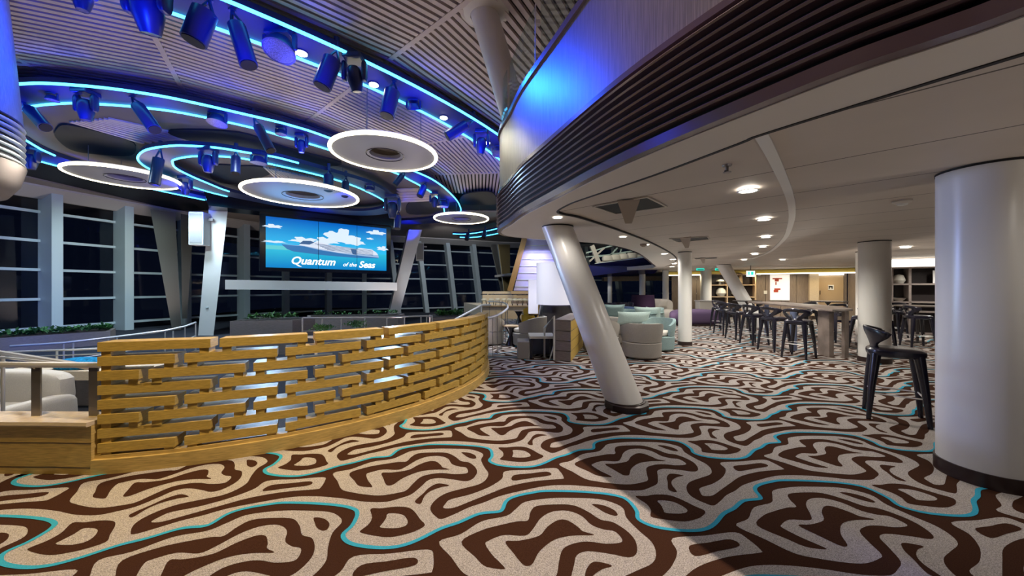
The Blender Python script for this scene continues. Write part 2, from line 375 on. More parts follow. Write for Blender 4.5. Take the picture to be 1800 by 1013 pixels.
for o in rng:
    cx, cy = blue[0].x+o.x, blue[0].y+o.y
    near = any(in_sunken(cx+dx, cy+dy) for dx in (-.3, .5, 1.2, 2.2) for dy in (-.6, 0, .7))
    for vs, fs, mi in tris:
        fb.cur = mi
        if not near: fb.add([(v[0]+o.x, v[1]+o.y, v[2]) for v in vs], fs); continue
        stack = []
        for f in fs:
            q = [Vector((vs[i][0]+o.x, vs[i][1]+o.y, vs[i][2])) for i in f]
            if len(q) == 4: stack += [([q[0], q[1], q[2]], 0), ([q[0], q[2], q[3]], 0)]
            else: stack.append((q, 0))
        while stack:
            q, dd = stack.pop(); s_ = [in_sunken(p.x, p.y) for p in q]
            size = max((q[0]-q[1]).length, (q[1]-q[2]).length, (q[2]-q[0]).length)
            if not any(s_) and (size < .25): fb.add(q, [(0, 1, 2)]); continue
            if all(s_) and size < .25: continue
            if size > .06:
                m0, m1, m2 = (q[0]+q[1])/2, (q[1]+q[2])/2, (q[2]+q[0])/2
                stack += [([q[0], m0, m2], dd+1), ([m0, q[1], m1], dd+1), ([m2, m1, q[2]], dd+1), ([m0, m1, m2], dd+1)]
struct('floor', fb, ['carpet_brown', 'carpet_light', 'carpet_blue'])

# ================================================================ SHELL
# sunken stage pit, mezzanine riser
fl = MB(); fl.prism([(-26, 2.9), (-.6, 2.9), (-.6, 40), (-26, 40)], -.8, -.7)
struct('floor_lower', fl, 'carpet_dark')
def arc(c, r, a0, a1, n=24): return [(c[0]+r*cos(R(a0+(a1-a0)*k/n)), c[1]+r*sin(R(a0+(a1-a0)*k/n))) for k in range(n+1)]
ris = MB(); ris.sweep([(-26, 2.95), (-3.9, 2.95)]+arc(SCR_C, SCR_R-.03, -84, 18)+[(-.66, 7.7), (-.66, 31)], [(0, -.7), (0, -.02), (.06, -.02), (.06, -.7)])
struct('wall_riser', ris, 'ash_grey')

# deck edge of the balcony above
EDGE = [(3.9, -2.2), (3.05, -1.1), (2.45, 0), (2.05, .7), (1.757, 1.23), (1.643, 1.38), (1.486, 1.56), (1.315, 1.84), (1.053, 2.31), (.796, 2.865), (.452, 3.79), (.18, 4.55), (.0, 5.26), (-.14, 5.75), (-.17, 6.15), (.0, 6.5), (.5, 6.82), (1.37, 7.22), (2.25, 7.87), (3.3, 9.4), (4.3, 11.4), (5.2, 13.3), (6.2, 15.4)]
EDGE = [p.xy for p in spline([Vector((*p, 0)) for p in EDGE], 5)]
REV = [(4.6, -2.2), (3.5, -.7), (2.95, .2), (2.5, .8), (2.03, 1.42), (1.53, 2.14), (1.457, 2.31), (1.17, 2.95), (.743, 3.74), (.62, 4.02), (.552, 4.35), (.66, 4.55), (.957, 4.82), (1.93, 6.07), (3.04, 7.66), (4.48, 10), (5.5, 12), (6.3, 14.2), (6.6, 15.4)]
REV = [p.xy for p in spline([Vector((*p, 0)) for p in REV], 4)]
so = MB(); so.prism(list(EDGE)+list(REV)[::-1], 2.43, 2.60)
so.prism([(6.2, 15.4), (16, 15.4), (16, 31), (-1.5, 31), (-.4, 27), (3.5, 22), (6, 19), (6.6, 17)], 2.43, 2.60)
struct('ceiling_soffit', so, 'soffit')
REVI = [(p[0]+.012, p[1]) for p in REV]
cp = MB(); cp.prism(list(REVI)+[(16, 15.4), (16, -2.2)], 2.45, 2.5); struct('ceiling_lower', cp, 'ceiling_panel')
dk = MB(); dk.prism(list(EDGE)+[(16, 15.4), (16, -2.2)], 2.62, 2.88); struct('floor_upper_deck', dk, 'taupe')
rv = MB(); rv.sweep(REV, [(.014, 2.425), (.014, 2.46), (-.014, 2.46), (-.014, 2.425)]); struct('trim_1', rv, 'gap_black')

# slatted fascia of the balcony
fa = thing('balcony_fascia', 'long curved dark slatted balcony front with wood-grain parapet sweeping over the pale soffit', 'balcony front', (1, 2.3, 2.43))
a = MB(); a.sweep(EDGE, [(.02, 2.44), (.02, 3.10), (-.04, 3.10), (-.04, 2.44)]); a.build('backing', 'gap_black', fa)
a = MB(); a.sweep(EDGE, [(.068, 2.435), (.072, 2.50), (.03, 2.512), (.0, 2.435)]); a.build('lower_band', 'slat_dark', fa, smooth=True)
for k in range(8):
    z = 2.540+k*.064; a = MB(); a.sweep(EDGE, [(.010, z), (.078, z-.004), (.088, z+.006), (.078, z+.016), (.010, z+.020)]); a.build('slat', 'slat_dark', fa, smooth=True)
a = MB(); a.sweep(EDGE, [(.0, 3.045), (.06, 3.045), (.06, 3.09), (.0, 3.09)]); a.build('trim_rail', 'slat_dark', fa)
a = MB(); a.sweep(EDGE, [(.0, 3.09), (.03, 3.09), (.03, 4.02), (.0, 4.02)]); a.build('wood_parapet', 'fascia_wood', fa, smooth=True)
a = MB(); a.sweep(EDGE, [(-.05, 4.02), (.06, 4.02), (.06, 4.09), (-.05, 4.09)]); a.build('top_trim', 'slat_dark', fa)
gl = thing('glass_balustrade', 'clear glass balustrade standing on the long balcony parapet', 'balustrade', (.3, 4.4, 4.09))
for (i0, i1) in ((38, 44), (45, 52), (53, 61), (62, 70), (71, 82)):
    a = MB(); a.sweep(EDGE[i0:i1+1], [(-.006, 4.1), (.006, 4.1), (.006, 4.85), (-.006, 4.85)]); a.build('glass_panel', 'rail_glass', gl)
    p = EDGE[i0]; a = MB(); a.box((p[0], p[1], 4.5), (.012, .03, .74)); a.box((p[0]+.03, p[1], 4.25), (.05, .05, .05)); a.box((p[0]+.03, p[1], 4.65), (.05, .05, .05)); a.build('clamp', 'steel', gl)

# second balcony at far left
LB = thing('balcony_end', 'rounded balcony end with dark ribs and blue-lit wood at the left edge of the room', 'balcony front', (-7.2, 3.9, 2.6))
def rsweep(z0, r0, z1, r1, t=.03, bev=False):
    m = MB(); n = 48; pr = [(r0, z0), (r1, z1), (r1-t, z1), (r0-t, z0), (r0, z0)]
    m.lathe(pr, (-7.2, 3.9, 0), n); return m
rad = lambda z: 1.13-.06*(z-2.6)
rsweep(3.05, 1.11, 3.62, 1.06).build('backing', 'gap_black', LB, smooth=True)
m = MB(); m.lathe([(.1, 2.58), (.80, 2.60), (1.0, 2.68), (1.10, 2.85), (1.15, 3.07), (1.10, 3.07)], (-7.2, 3.9, 0), 48); m.build('lower_shell', 'infill', LB, smooth=True)
for k in range(7):
    z = 3.10+k*.078; m = MB(); m.lathe([(1.05, z), (1.135, z+.002), (1.14, z+.011), (1.13, z+.020), (1.05, z+.024), (1.05, z)], (-7.2, 3.9, 0), 48); m.build('slat', 'frame_grey', LB, smooth=True)
rsweep(3.64, 1.12, 5.9, .96).build('wood_parapet', 'fascia_wood', LB, smooth=True)
m = MB(); m.lathe([(0, 2.60), (.2, 2.605), (.22, 2.66)], (-6.42, 4.05, 0), 24); tag(m.build('ceiling_lamp', 'lamp_glow'), 'round cream lamp set under the rounded balcony end', 'lamp')

# ribbed atrium ceiling
RC = Vector((-11.6, 14.75)); ce = MB()
ce.cur = 1; ce.prism([(-28, -4), (10, -4), (10, 42), (-28, 42)], 6.05, 6.15)
ce.cur = 2; ce.prism([(-28, 21), (10, 21), (10, 42), (-28, 42)], 5.98, 6.04)
ce.prism([(-28, -4), (-19.6, -4), (-19.6, 21), (-28, 21)], 5.98, 6.04)
ce.cur = 0
for k in range(-4, 6):
    t0 = R(-58+18*k); t1 = t0+R(18); r = 3.0
    if k > 3: continue
    while r < 22:
        a = RC+Vector((cos(t0), sin(t0)))*r; b = RC+Vector((cos(t1), sin(t1)))*r
        if not (max(a.y, b.y) < -3.5 or min(a.x, b.x) > 9):
            d = (b-a).normalized()*.05; ce.bar((a.x+d.x, a.y+d.y, 6.01), (b.x-d.x, b.y-d.y, 6.01), .085, .06)
        r += .145
    a = RC+Vector((cos(t0), sin(t0)))*3; b = RC+Vector((cos(t0), sin(t0)))*22
    ce.bar((a.x, a.y, 6.0), (b.x, b.y, 6.0), .09, .05)
struct('ceiling_atrium', ce, ['rib', 'gap_black', 'taupe'])

# ---------------------------------------------------------------- window wall
WP = [(-25, 2), (-23.2, 8), (-21.6, 16.6), (-20.4, 21.4), (-17, 27.5), (-12.5, 31), (-8.3, 32.7), (-1.2, 36), (6, 38), (12, 38), (22, 30)]
def ray(px):
    k = (px-900)/F
    for (ax, ay), (bx, by) in zip(WP, WP[1:]):
        den = (bx-ax)-k*(by-ay)
        if abs(den) < 1e-9: continue
        t = (k*ay-ax)/den
        if 0 <= t <= 1: return Vector((ax+(bx-ax)*t, ay+(by-ay)*t))
pxs = [-420, -150, 77, 207, 318, 422, 500, 575, 640, 700, 748, 797, 842, 888, 960, 1040, 1095, 1150, 1215, 1250]
pts = [ray(p) for p in pxs]
for i in range(len(pts)-1):
    a, b = pts[i], pts[i+1]; d = (b-a).normalized(); nn = Vector((d.y, -d.x)); ln = 0 if pxs[i] < 700 else .8
    z0, z1 = -.7, 6.0; sh = Vector((-ln, 0)); 
    m = MB(); q = a+nn*.4
    m.add([], [])
    for (c, wd, dp) in ((a, .36, .95),):
        c0 = Vector((c.x, c.y, z0)); c1_ = Vector((c.x+sh.x, c.y, z1)); X = Vector((d.x, d.y, 0))*wd/2; Y = Vector((nn.x, nn.y, 0))*dp
        vs = [c0-X, c0+X, c0+X+Y, c0-X+Y, c1_-X, c1_+X, c1_+X+Y, c1_-X+Y]
        m.add(vs, [(0,3,2,1),(4,5,6,7),(0,1,5,4),(1,2,6,5),(2,3,7,6),(3,0,4,7)])
    for z in (-.33, .99, 2.33, 3.65, 4.97):
        s_ = sh*((z-z0)/(z1-z0)); m.bar((a.x+s_.x+nn.x*.12, a.y+nn.y*.12, z), (b.x+s_.x+nn.x*.12, b.y+nn.y*.12, z), .10, .12)
    o = struct('window_%d' % (i+1), m, 'frame_grey')
    g = MB(); g.add([(a.x, a.y, z0), (b.x, b.y, z0), (b.x+sh.x, b.y, z1), (a.x+sh.x, a.y, z1)], [(0, 1, 2, 3)]); g.build('window_pane', 'window_glass', o)
# header strip over the windows
m = MB(); m.sweep(WP, [(-.1, 5.55), (-.1, 6.0), (-1.3, 6.0), (-1.3, 5.9), (-.3, 5.55)]); struct('trim_2', m, 'soffit')

# right hall walls
# wood panelled wall
def panel_wall(name, a, b, z0, z1, matn, step, th=.12):
    a = Vector(a); b = Vector(b); d = (b-a).normalized(); n_ = int((b-a).length/step); m = MB()
    for k in range(n_):
        p = a+d*(k*step+.008); q = a+d*((k+1)*step-.008)
        m.bar((p.x, p.y, (z0+z1)/2), (q.x, q.y, (z0+z1)/2), th, z1-z0)
    return struct(name, m, matn)
panel_wall('wall_far', (9.0, 20.2), (15.6, 16.6), 0, 2.3, 'wall_wood', .62)
panel_wall('wall_right', (15.6, 16.6), (15.6, -2), 0, 2.43, 'wall_wood', .9)
m = MB(); m.bar((8.6, 20.2, 2.30), (15.6, 16.4, 2.30), .5, .2); struct('trim_3', m, 'gold_band')
m = MB(); m.bar((8.4, 20.0, 2.2), (15.6, 16.1, 2.2), .10, .05); tag(m.build('cove_light', 'cove_glow'), 'long glowing cove strip above the panelled wall beside the picture', 'light')
for k_ in range(5): lamp('SPOT', 'cove', (9.6+1.2*k_, 18.6-.66*k_, 2.28), 55, (1, .82, .50), .05, (9.8+1.2*k_, 19.0-.66*k_, 0), 150, .8)

# ================================================================ SLATTED OAK SCREEN
def cpt(deg, r=SCR_R): return Vector((SCR_C.x+r*cos(R(deg)), SCR_C.y+r*sin(R(deg))))
scr = thing('slatted_screen', 'waist-high curved oak screen of staggered plank blocks with see-through gaps, edging the sunken area', 'screen', (*cpt(-45), 0))
m = MB(); pa = [tuple(cpt(-81.5+94*k/60)) for k in range(61)]
m.sweep(pa, [(0, 0), (0, .118), (.025, .118), (.025, .145), (.20, .145), (.20, 0)]); m.build('plinth', 'oak_base', scr)
def plank(a0, a1, z0, z1, r0=SCR_R-.02, r1=SCR_R-.19):
    m = MB(); f0, f1, b0, b1 = cpt(a0, r0), cpt(a1, r0), cpt(a0, r1), cpt(a1, r1)
    q = [f0, f1, b1, b0]; m.prism([tuple(p) for p in q], z0, z1); return m
PIT = 12.1; LA, RA = -81.0, 12.0
for k in range(8):
    zt = 1.06-.117*k; st = -67.2+2*PIT-(k % 3)*0; st = -67.2-PIT/3*k
    while st > LA-.01: st -= PIT
    while st < RA-1:
        a0, a1 = (LA if st-LA < 2.6 else st), min(st+PIT-1.05, RA-(0 if k > 1 else 5+4*(1-k)))
        if a1-a0 > 1.2:
            plank(a0, a1, zt-.075, zt).build('plank', 'oak', scr)
            for (s0, s1) in ((a0+.25, a0+1.35), (a1-1.35, a1-.25)):
                if s1 > s0: plank(max(s0, LA), s1, zt-.118, zt-.074, SCR_R-.035, SCR_R-.17).build('spacer_block', 'oak', scr)
        st += PIT
# low oak wall at the left end
lw = thing('low_wall', 'low solid oak wall with pale rounded top beside the slatted screen', 'wall', (-4.2, 2.95, 0))
LWF = [(-3.37, 2.87), (-3.7, 2.885), (-4.2, 2.89), (-5.2, 2.89), (-7, 2.86)]
m = MB(); m.sweep(LWF, [(0, 0), (0, .40), (-.22, .40), (-.22, 0)]); m.build('panel', 'oak_base', lw)
for z in (.055, .25): 
    m = MB(); m.sweep(LWF, [(.002, z), (.002, z+.006), (-.01, z+.006), (-.01, z)]); m.build('groove', 'skirting', lw)
m = MB(); m.sweep(LWF, [(.03, .395), (.035, .405), (.03, .43), (-.22, .43), (-.22, .395)]); m.build('cap', 'oak_pale', lw)
def rail_thing(name, label, segs, posts, cat='railing', mt='steel', pr=.018, flat=False, group=None):
    t = thing(name, label, cat, Vector(posts[0][0]), group=group)
    for pth, r in segs: MB().tube(pth, r, 8).build('rail', mt, t, smooth=True)
    for a, b in posts:
        if flat: MB().bar(a, b, .075, .012, up=(0, 1, 0)).build('post', 'steel_dull', t)
        else: MB().cyl(a, b, pr, n=8).build('post', mt, t, smooth=True)
    return t
pz = lambda x, z: (x, 3.0, z)
rail_thing('guard_rail', 'brushed steel rail on flat posts standing on the low oak wall', [([(-7, 2.98, .86), (-4.6, 3.0, .86), (-3.42, 3.0, .855)], .025)],
   [((-3.50, 3.0, .43), (-3.50, 3.0, .84)), ((-3.98, 3.0, .43), (-3.98, 3.0, .84)), ((-5.2, 3.0, .43), (-5.2, 3.0, .84))], flat=True)
# stair hand rails going down into the pit
a, b = P(0, 620, 4.4), P(168, 647, 3.05)
rail_thing('stair_rail', 'double steel stair handrail slanting down behind the low oak wall', [([P(-260, 590, 5.6), a, b, (b.x, b.y, .86)], .028), ([P(-200, 618, 5.0), P(0, 638, 4.0), (-3.98, 3.0, .84)], .022), ([P(-60, 622, 4.6), (-3.6, 3.0, .85)], .014)],
   [((P(-100, 606, 5.0)), (P(-100, 606, 5.0).x, 5.0, -.7)), (P(5, 622, 4.4), (P(5, 622, 4.4).x, 4.4, -.3))])
r1 = [P(18, 609, 9.0), P(112, 603, 9.4), P(190, 594, 10), P(290, 582, 11), P(325, 574, 11.6), P(344, 567, 12.2)]
rail_thing('guard_rail', 'thin steel guard rail curving along the far left planter', [(r1, .03), ([(p.x, p.y, p.z-.45) for p in r1], .012)], [(p, (p.x, p.y, -.7)) for p in r1[1:]]+[((p.x+.25, p.y, p.z), (p.x+.25, p.y, -.7)) for p in r1[1:4]])
rail_thing('guard_rail', 'straight steel rail in front of the turquoise cushion', [([P(-80, 623, 6.8), P(180, 613, 7.2)], .02), ([P(-80, 632, 6.8), P(180, 622, 7.2)], .012)], [(P(100, 617, 7.1), (P(100, 617, 7.1).x, 7.1, -.7))])

# ================================================================ COLUMNS
def column(name, label, base, top, r, sk=.1, group=None, band=True, over=None):
    t = thing(name, label, 'column', base, group=group); b = Vector(base); u = Vector(top); d = (u-b)
    def cut(z): return b+d*((z-b.z)/d.z)
    m = MB(); n = 40; z0, z1 = b.z+sk, u.z
    vs = []
    for z in (z0, z1):
        c = cut(z); vs += [(c.x+r*cos(2*pi*k/n), c.y+r*sin(2*pi*k/n), z) for k in range(n)]
    m.add(vs, [(k, (k+1) % n, n+(k+1) % n, n+k) for k in range(n)]); m.build('shaft', 'col_white', t, smooth=True)
    if sk:
        m = MB(); m.lathe([(r+.012, b.z), (r+.012, b.z+sk), (r-.01, b.z+sk)], (cut(b.z+sk/2).x, cut(b.z+sk/2).y, 0), n); m.build('skirting', 'skirting', t, smooth=True)
    if band: 
        m = MB(); c = cut(z1-.02); m.lathe([(r+.004, z1-.02), (r+.004, z1-.002)], (c.x, c.y, 0), n); m.build('shadow_joint', 'gap_black', t, smooth=True)
    return t
column('round_column', 'thick white round column closest to the camera, dark skirting at its foot', (3.76, 2.84, 0), (3.76, 2.84, 2.45), .265, .11)
lc = column('leaning_column', 'white round column leaning to the left in the middle of the patterned carpet', (1.44, 4.52, 0), (.68, 5.42, 2.43), .235, .09)
MB().lathe([(.27, 0), (.27, .075), (.2, .085)], (1.44, 4.50, 0), 10).build('base_shoe', 'skirting', lc)
column('round_column', 'white round column behind the nearest black bar stool', (7.38, 7.3, 0), (7.38, 7.3, 2.45), .245, .1)
column('round_column', 'slim white round column between the sofas and the bar table', (4.56, 9.45, 0), (4.56, 9.45, 2.45), .165, .1)
column('round_column', 'white column partly behind the bar table end, lit from above', (9.2, 9.3, 0), (9.2, 9.3, 2.45), .21, .08)
column('round_column', 'white round column beside the shelves with vases, at the mauve sofa', (9.95, 18.4, 0), (9.95, 18.4, 2.45), .26, .08)
column('leaning_column', 'white column leaning left beside the green exit sign', (9.55, 13.8, 0), (8.6, 14.6, 2.45), .26, 0)
column('leaning_column', 'pale yellow-lit column leaning up to the ribbed ceiling above the balcony', (.50, 6.2, 2.9), (-.46, 5.85, 6.0), .23, 0, band=False)
MB().lathe([(.23, 5.93), (.36, 5.99), (.40, 6.0)], (-.45, 5.86, 0), 32).build('collar', 'soffit', bpy.data.objects['leaning_column.002'], smooth=True)
for lab, px, Z, r in (('thin white column at the far lounge windows behind the blue chairs', 1072, 20, .12), ('white column left of the purple wing chair', 1129, 19.5, .16), ('white column right of the purple wing chair', 1170, 18.5, .15)):
    x = (px-900)/F*Z; column('round_column', lab, (x, Z, 0), (x, Z, 2.43), r, .06)

# square white steel legs holding the video wall
def leg4(name, label, b0, b1, t0, t1, side, dep):
    t = thing(name, label, 'column', (*((b0+b1)/2).xy, -.7)); b0, b1, t0, t1 = [Vector(q) for q in (b0, b1, t0, t1)]
    D = Vector(dep); m = MB(); m.add([b0, b1, b1+D, b0+D, t0, t1, t1+D, t0+D], [(0,3,2,1),(4,5,6,7),(0,1,5,4),(1,2,6,5),(2,3,7,6),(3,0,4,7)]); m.build('shaft', 'white_paint', t)
    return t
l1 = leg4('angled_post', 'broad white square post left of the video wall, white speaker on its side', P(348, 592, 16.6), P(375, 592, 16.6), P(368, 354, 16.6), P(402, 356, 16.6), 0, (-.75, .9, 0))
m = MB(); m.box(P(364, 541, 16.58), (.12, .05, .07)); m.build('socket', 'frame_grey', l1)
leg4('angled_post', 'broad white square post right of the video wall', P(683, 556, 22.6), P(701, 556, 22.6), P(719, 404, 22.6), P(742, 404, 22.6), 0, (-.5, 1.2, 0))
m = MB()
def speaker(label, p0, w_, h_, d_, rz):
    t = thing('wall_speaker', label, 'speaker', p0, rz)
    MB().box((0, 0, 0), (w_, d_, h_)).build('cabinet', 'speaker_white', t, local=True, bevel=.03)
    MB().box((0, -d_/2-.005, 0), (w_*.8, .02, h_*.88)).build('grille', 'speaker_mesh', t, local=True)
    MB().box((w_/2+.08, .1, h_*.3), (.25, .1, .1)).build('bracket', 'steel_dull', t, local=True)
speaker('white loudspeaker on the post left of the video wall', P(351, 403, 16.3), .6, 1.5, .5, .15)
speaker('loudspeaker in grey shade on the post right of the video wall', P(738, 443, 24), .5, 1.2, .5, .3)

# ================================================================ VIDEO WALL
s0, s1 = P(467, 380, 17), P(679, 404, 20.6); sb0, sb1 = P(467, 470, 17), P(679, 479, 20.6)
U = Vector((s1.x-s0.x, s1.y-s0.y, 0)); SW = U.length; U.normalize(); N = Vector((U.y, -U.x, 0)); SH = s0.z-sb0.z; zb = sb0.z
def SP(u, v, o=0): return Vector((s0.x, s0.y, zb))+U*(u*SW)+Vector((0, 0, v*SH))+N*o    # u, v in 0..1
vw = thing('video_wall', 'lit video wall showing a white cruise liner at sea under clouds', 'screen', SP(.5, 0))
SCA = Matrix(((U.x, 0, N.x, 0), (U.y, 0, N.y, 0), (0, 1, 0, 0), (0, 0, 0, 1)))
def emat(name, col, e=1.0):
    mat(name, (.0, .0, .0), .3, emit=col, es=e)
def grad(name, c0, c1, zlo, zhi, e=1, noise=0):
    m = mat(name, (0, 0, 0), .3, emit=c0, es=e); nt = m.node_tree; b = nt.nodes['Principled BSDF']
    tc = nt.nodes.new('ShaderNodeTexCoord'); sp = nt.nodes.new('ShaderNodeSeparateXYZ'); nt.links.new(tc.outputs['Object'], sp.inputs[0])
    mr = nt.nodes.new('ShaderNodeMapRange'); mr.inputs[1].default_value = zlo; mr.inputs[2].default_value = zhi; nt.links.new(sp.outputs[2], mr.inputs[0])
    mx = nt.nodes.new('ShaderNodeMixRGB'); mx.inputs[1].default_value = (*c0, 1); mx.inputs[2].default_value = (*c1, 1); nt.links.new(mr.outputs[0], mx.inputs[0]); nt.links.new(mx.outputs[0], b.inputs['Emission Color'])
def quad(u0, u1, v0, v1, o, mt, nm):
    m = MB(); m.add([SP(u0, v0, o), SP(u1, v0, o), SP(u1, v1, o), SP(u0, v1, o)], [(0, 1, 2, 3)]); return m.build(nm, mt, vw)
grad('screen_sky', (.02, .46, .80), (.0, .10, .46), SH*.42, SH, 1.15); grad('screen_sea', (.0, .20, .55), (.02, .47, .66), 0, SH*.38, 1.1)
emat('screen_cloud', (.75, .88, 1), 1.0); emat('screen_hull', (.36, .52, .78), .95); emat('screen_deck', (.75, .82, .95), 1); emat('screen_shade', (.05, .12, .28), 1); emat('screen_text', (1, 1, 1), 1.3); emat('screen_keel', (.04, .20, .50), .9); emat('screen_lagoon', (.12, .62, .68), 1)
bz = MB(); c = [SP(-.04, -.07, .02), SP(1.045, -.07, .02), SP(1.045, 1.06, .02), SP(-.04, 1.06, .02)]
bz.add([p-N*.02 for p in c]+[p-N*.5 for p in c], [(0, 1, 2, 3), (7, 6, 5, 4), (0, 4, 5, 1), (1, 5, 6, 2), (2, 6, 7, 3), (3, 7, 4, 0)]); bz.build('housing', 'screen_off', vw)
quad(0, 1, .36, 1, .012, 'screen_sky', 'screen_sky'); quad(0, 1, 0, .38, .014, 'screen_sea', 'screen_sea')
def flat(poly, o, mt, nm):
    tri = tessellate_polygon([[Vector((p[0]*SW, p[1]*SH, 0)) for p in poly]]); m = MB(); m.add([SP(p[0], p[1], o) for p in poly], [tuple(t) for t in tri]); return m.build(nm, mt, vw)
def cloud(cx, cy, w_, h_, seed):
    rr = random.Random(seed); pol = []
    n = 40
    for k in range(n):
        t = 2*pi*k/n; r = 1+.22*sin(5*t+seed)+.12*sin(11*t+seed*2)
        y = sin(t)*r; y = y*.35 if y < 0 else y
        pol.append((cx+cos(t)*r*w_/2, cy+y*h_/2))
    flat(pol, .016, 'screen_cloud', 'cloud')
for i, q in enumerate(((.58, .66, .26, .42), (.70, .60, .16, .26), (.46, .58, .18, .2), (.28, .56, .2, .16), (.05, .80, .12, .10), (.90, .86, .16, .14), (.84, .72, .06, .06), (.96, .50, .10, .14), (.06, .50, .16, .06))): cloud(*q, i+1)
flat([(0, .44), (.12, .44), (.17, .36), (.0, .36)], .0165, 'screen_lagoon', 'shallow_water')
flat([(.11, .47), (.22, .47), (.40, .49), (.60, .45), (.80, .42), (.90, .40), (.925, .33), (.92, .285), (.70, .27), (.45, .29), (.20, .335), (.15, .38)], .018, 'screen_hull', 'ship_hull')
flat([(.11, .47), (.28, .455), (.40, .40), (.60, .345), (.92, .30), (.92, .285), (.70, .27), (.45, .29), (.20, .335), (.15, .38)], .019, 'screen_keel', 'ship_keel')
flat([(.24, .48), (.27, .55), (.34, .565), (.42, .56), (.47, .53), (.60, .50), (.72, .475), (.74, .50), (.86, .48), (.90, .42), (.92, .36), (.55, .37), (.38, .43)], .019, 'screen_deck', 'ship_deck')
for k in range(6): flat([(.36+.02*k, .53-.022*k), (.87, .455-.022*k), (.87, .448-.022*k), (.36+.02*k, .52-.022*k)], .0195, 'screen_shade', 'ship_window_row')
flat([(.24, .50), (.27, .57), (.33, .58), (.36, .55), (.32, .50)], .0195, 'screen_shade', 'ship_bridge')
flat([(.66, .47), (.715, .465), (.715, .34), (.68, .35)], .0197, 'screen_shade', 'ship_recess')
for u in (.39, .72): quad(u-.0015, u+.0015, 0, 1, .021, 'screen_off', 'panel_joint')
quad(0, 1, .497, .5, .021, 'screen_hull', 'panel_joint')
def word(txt, u, v, size, shear=.25, bold=.008):
    cu = bpy.data.curves.new('lettering', 'FONT'); cu.body = txt; cu.size = size; cu.shear = shear; cu.offset = bold; cu.extrude = .002
    tmp = bpy.data.objects.new('tmp', cu); C.objects.link(tmp); bpy.context.view_layer.update()
    me = bpy.data.meshes.new_from_object(tmp); bpy.data.objects.remove(tmp)
    me.transform(Matrix.Translation(SP(u, v, .026)-wloc(vw)) @ SCA)
    me.materials.clear(); me.materials.append(M['screen_text'])
    o = bpy.data.objects.new('lettering', me); C.objects.link(o); o.parent = vw
word('Ouantum', .175, .085, SH*.215, .28, .012); flat([(.205, .085), (.232, .075), (.262, .028), (.238, .035)], .027, 'screen_text', 'letter_tail'); word('of the', .592, .075, SH*.12, .35, .004); word('Seas', .735, .06, SH*.20, .28, .012)
# black rig header above the screen and pale ledge beneath
m = MB(); q = [SP(-.36, 1.06, .3), SP(1.13, 1.06, .3), SP(1.13, 1.40, .3), SP(-.42, 1.62, .3)]
m.add(q+[p-N*1.2 for p in q], [(0, 1, 2, 3), (7, 6, 5, 4), (0, 4, 5, 1), (1, 5, 6, 2), (2, 6, 7, 3), (3, 7, 4, 0)])
tag(m.build('rig_housing', 'screen_off'), 'black rig housing above the video wall, hung between the two white posts', 'housing')
m = MB(); e0, e1 = P(396, 492, 16.2), P(698, 497, 21.2); f0, f1 = P(396, 509, 16.2), P(698, 511, 21.2); D = -N*.9
m.add([f0, f1, e1, e0, f0+D, f1+D, e1+D, e0+D], [(0, 1, 2, 3), (7, 6, 5, 4), (0, 4, 5, 1), (1, 5, 6, 2), (2, 6, 7, 3), (3, 7, 4, 0)])
tag(m.build('ledge', 'white_paint'), 'long pale ledge under the video wall', 'ledge')

# curtains gathered to a point
def curtain(label, tl, tr, bl, br, mt):
    tl, tr, bl, br = [Vector(q) for q in (tl, tr, bl, br)]; n = 40; vs = []; d = (tr-tl).normalized(); nn = Vector((d.y, -d.x, 0))
    for row, (a, b) in enumerate(((tl, tr), ((tl+bl)/2, (tr+br)/2), (bl, br))):
        for k in range(n+1): vs.append(a+(b-a)*(k/n)+nn*(.06*(1 if k % 2 else -1)))
    m = MB(); m.add(vs, [(r*(n+1)+k, r*(n+1)+k+1, (r+1)*(n+1)+k+1, (r+1)*(n+1)+k) for r in range(2) for k in range(n)])
    o = m.build('curtain', mt); md = o.modifiers.new('thick', 'SOLIDIFY'); md.thickness = .03
    tag(o, label, 'curtain')
curtain('grey pleated curtain gathered to its foot, third window bay from the far left', P(264, 368, 18.2), P(307, 374, 18.6), P(303, 580, 18.2), P(318, 580, 18.6), 'curtain')
curtain('narrow grey curtain behind the white post left of the video wall', P(318, 376, 18.9), P(340, 380, 19.1), P(321, 560, 18.9), P(328, 560, 19.1), 'curtain')
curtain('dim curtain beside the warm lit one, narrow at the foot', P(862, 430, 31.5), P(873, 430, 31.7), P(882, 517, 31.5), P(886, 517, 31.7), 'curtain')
curtain('warm yellow lit pleated curtain at the right end of the window wall', P(876, 430, 30.5), P(896, 430, 30.6), P(887, 517, 30.5), P(897, 517, 30.6), 'curtain_warm')

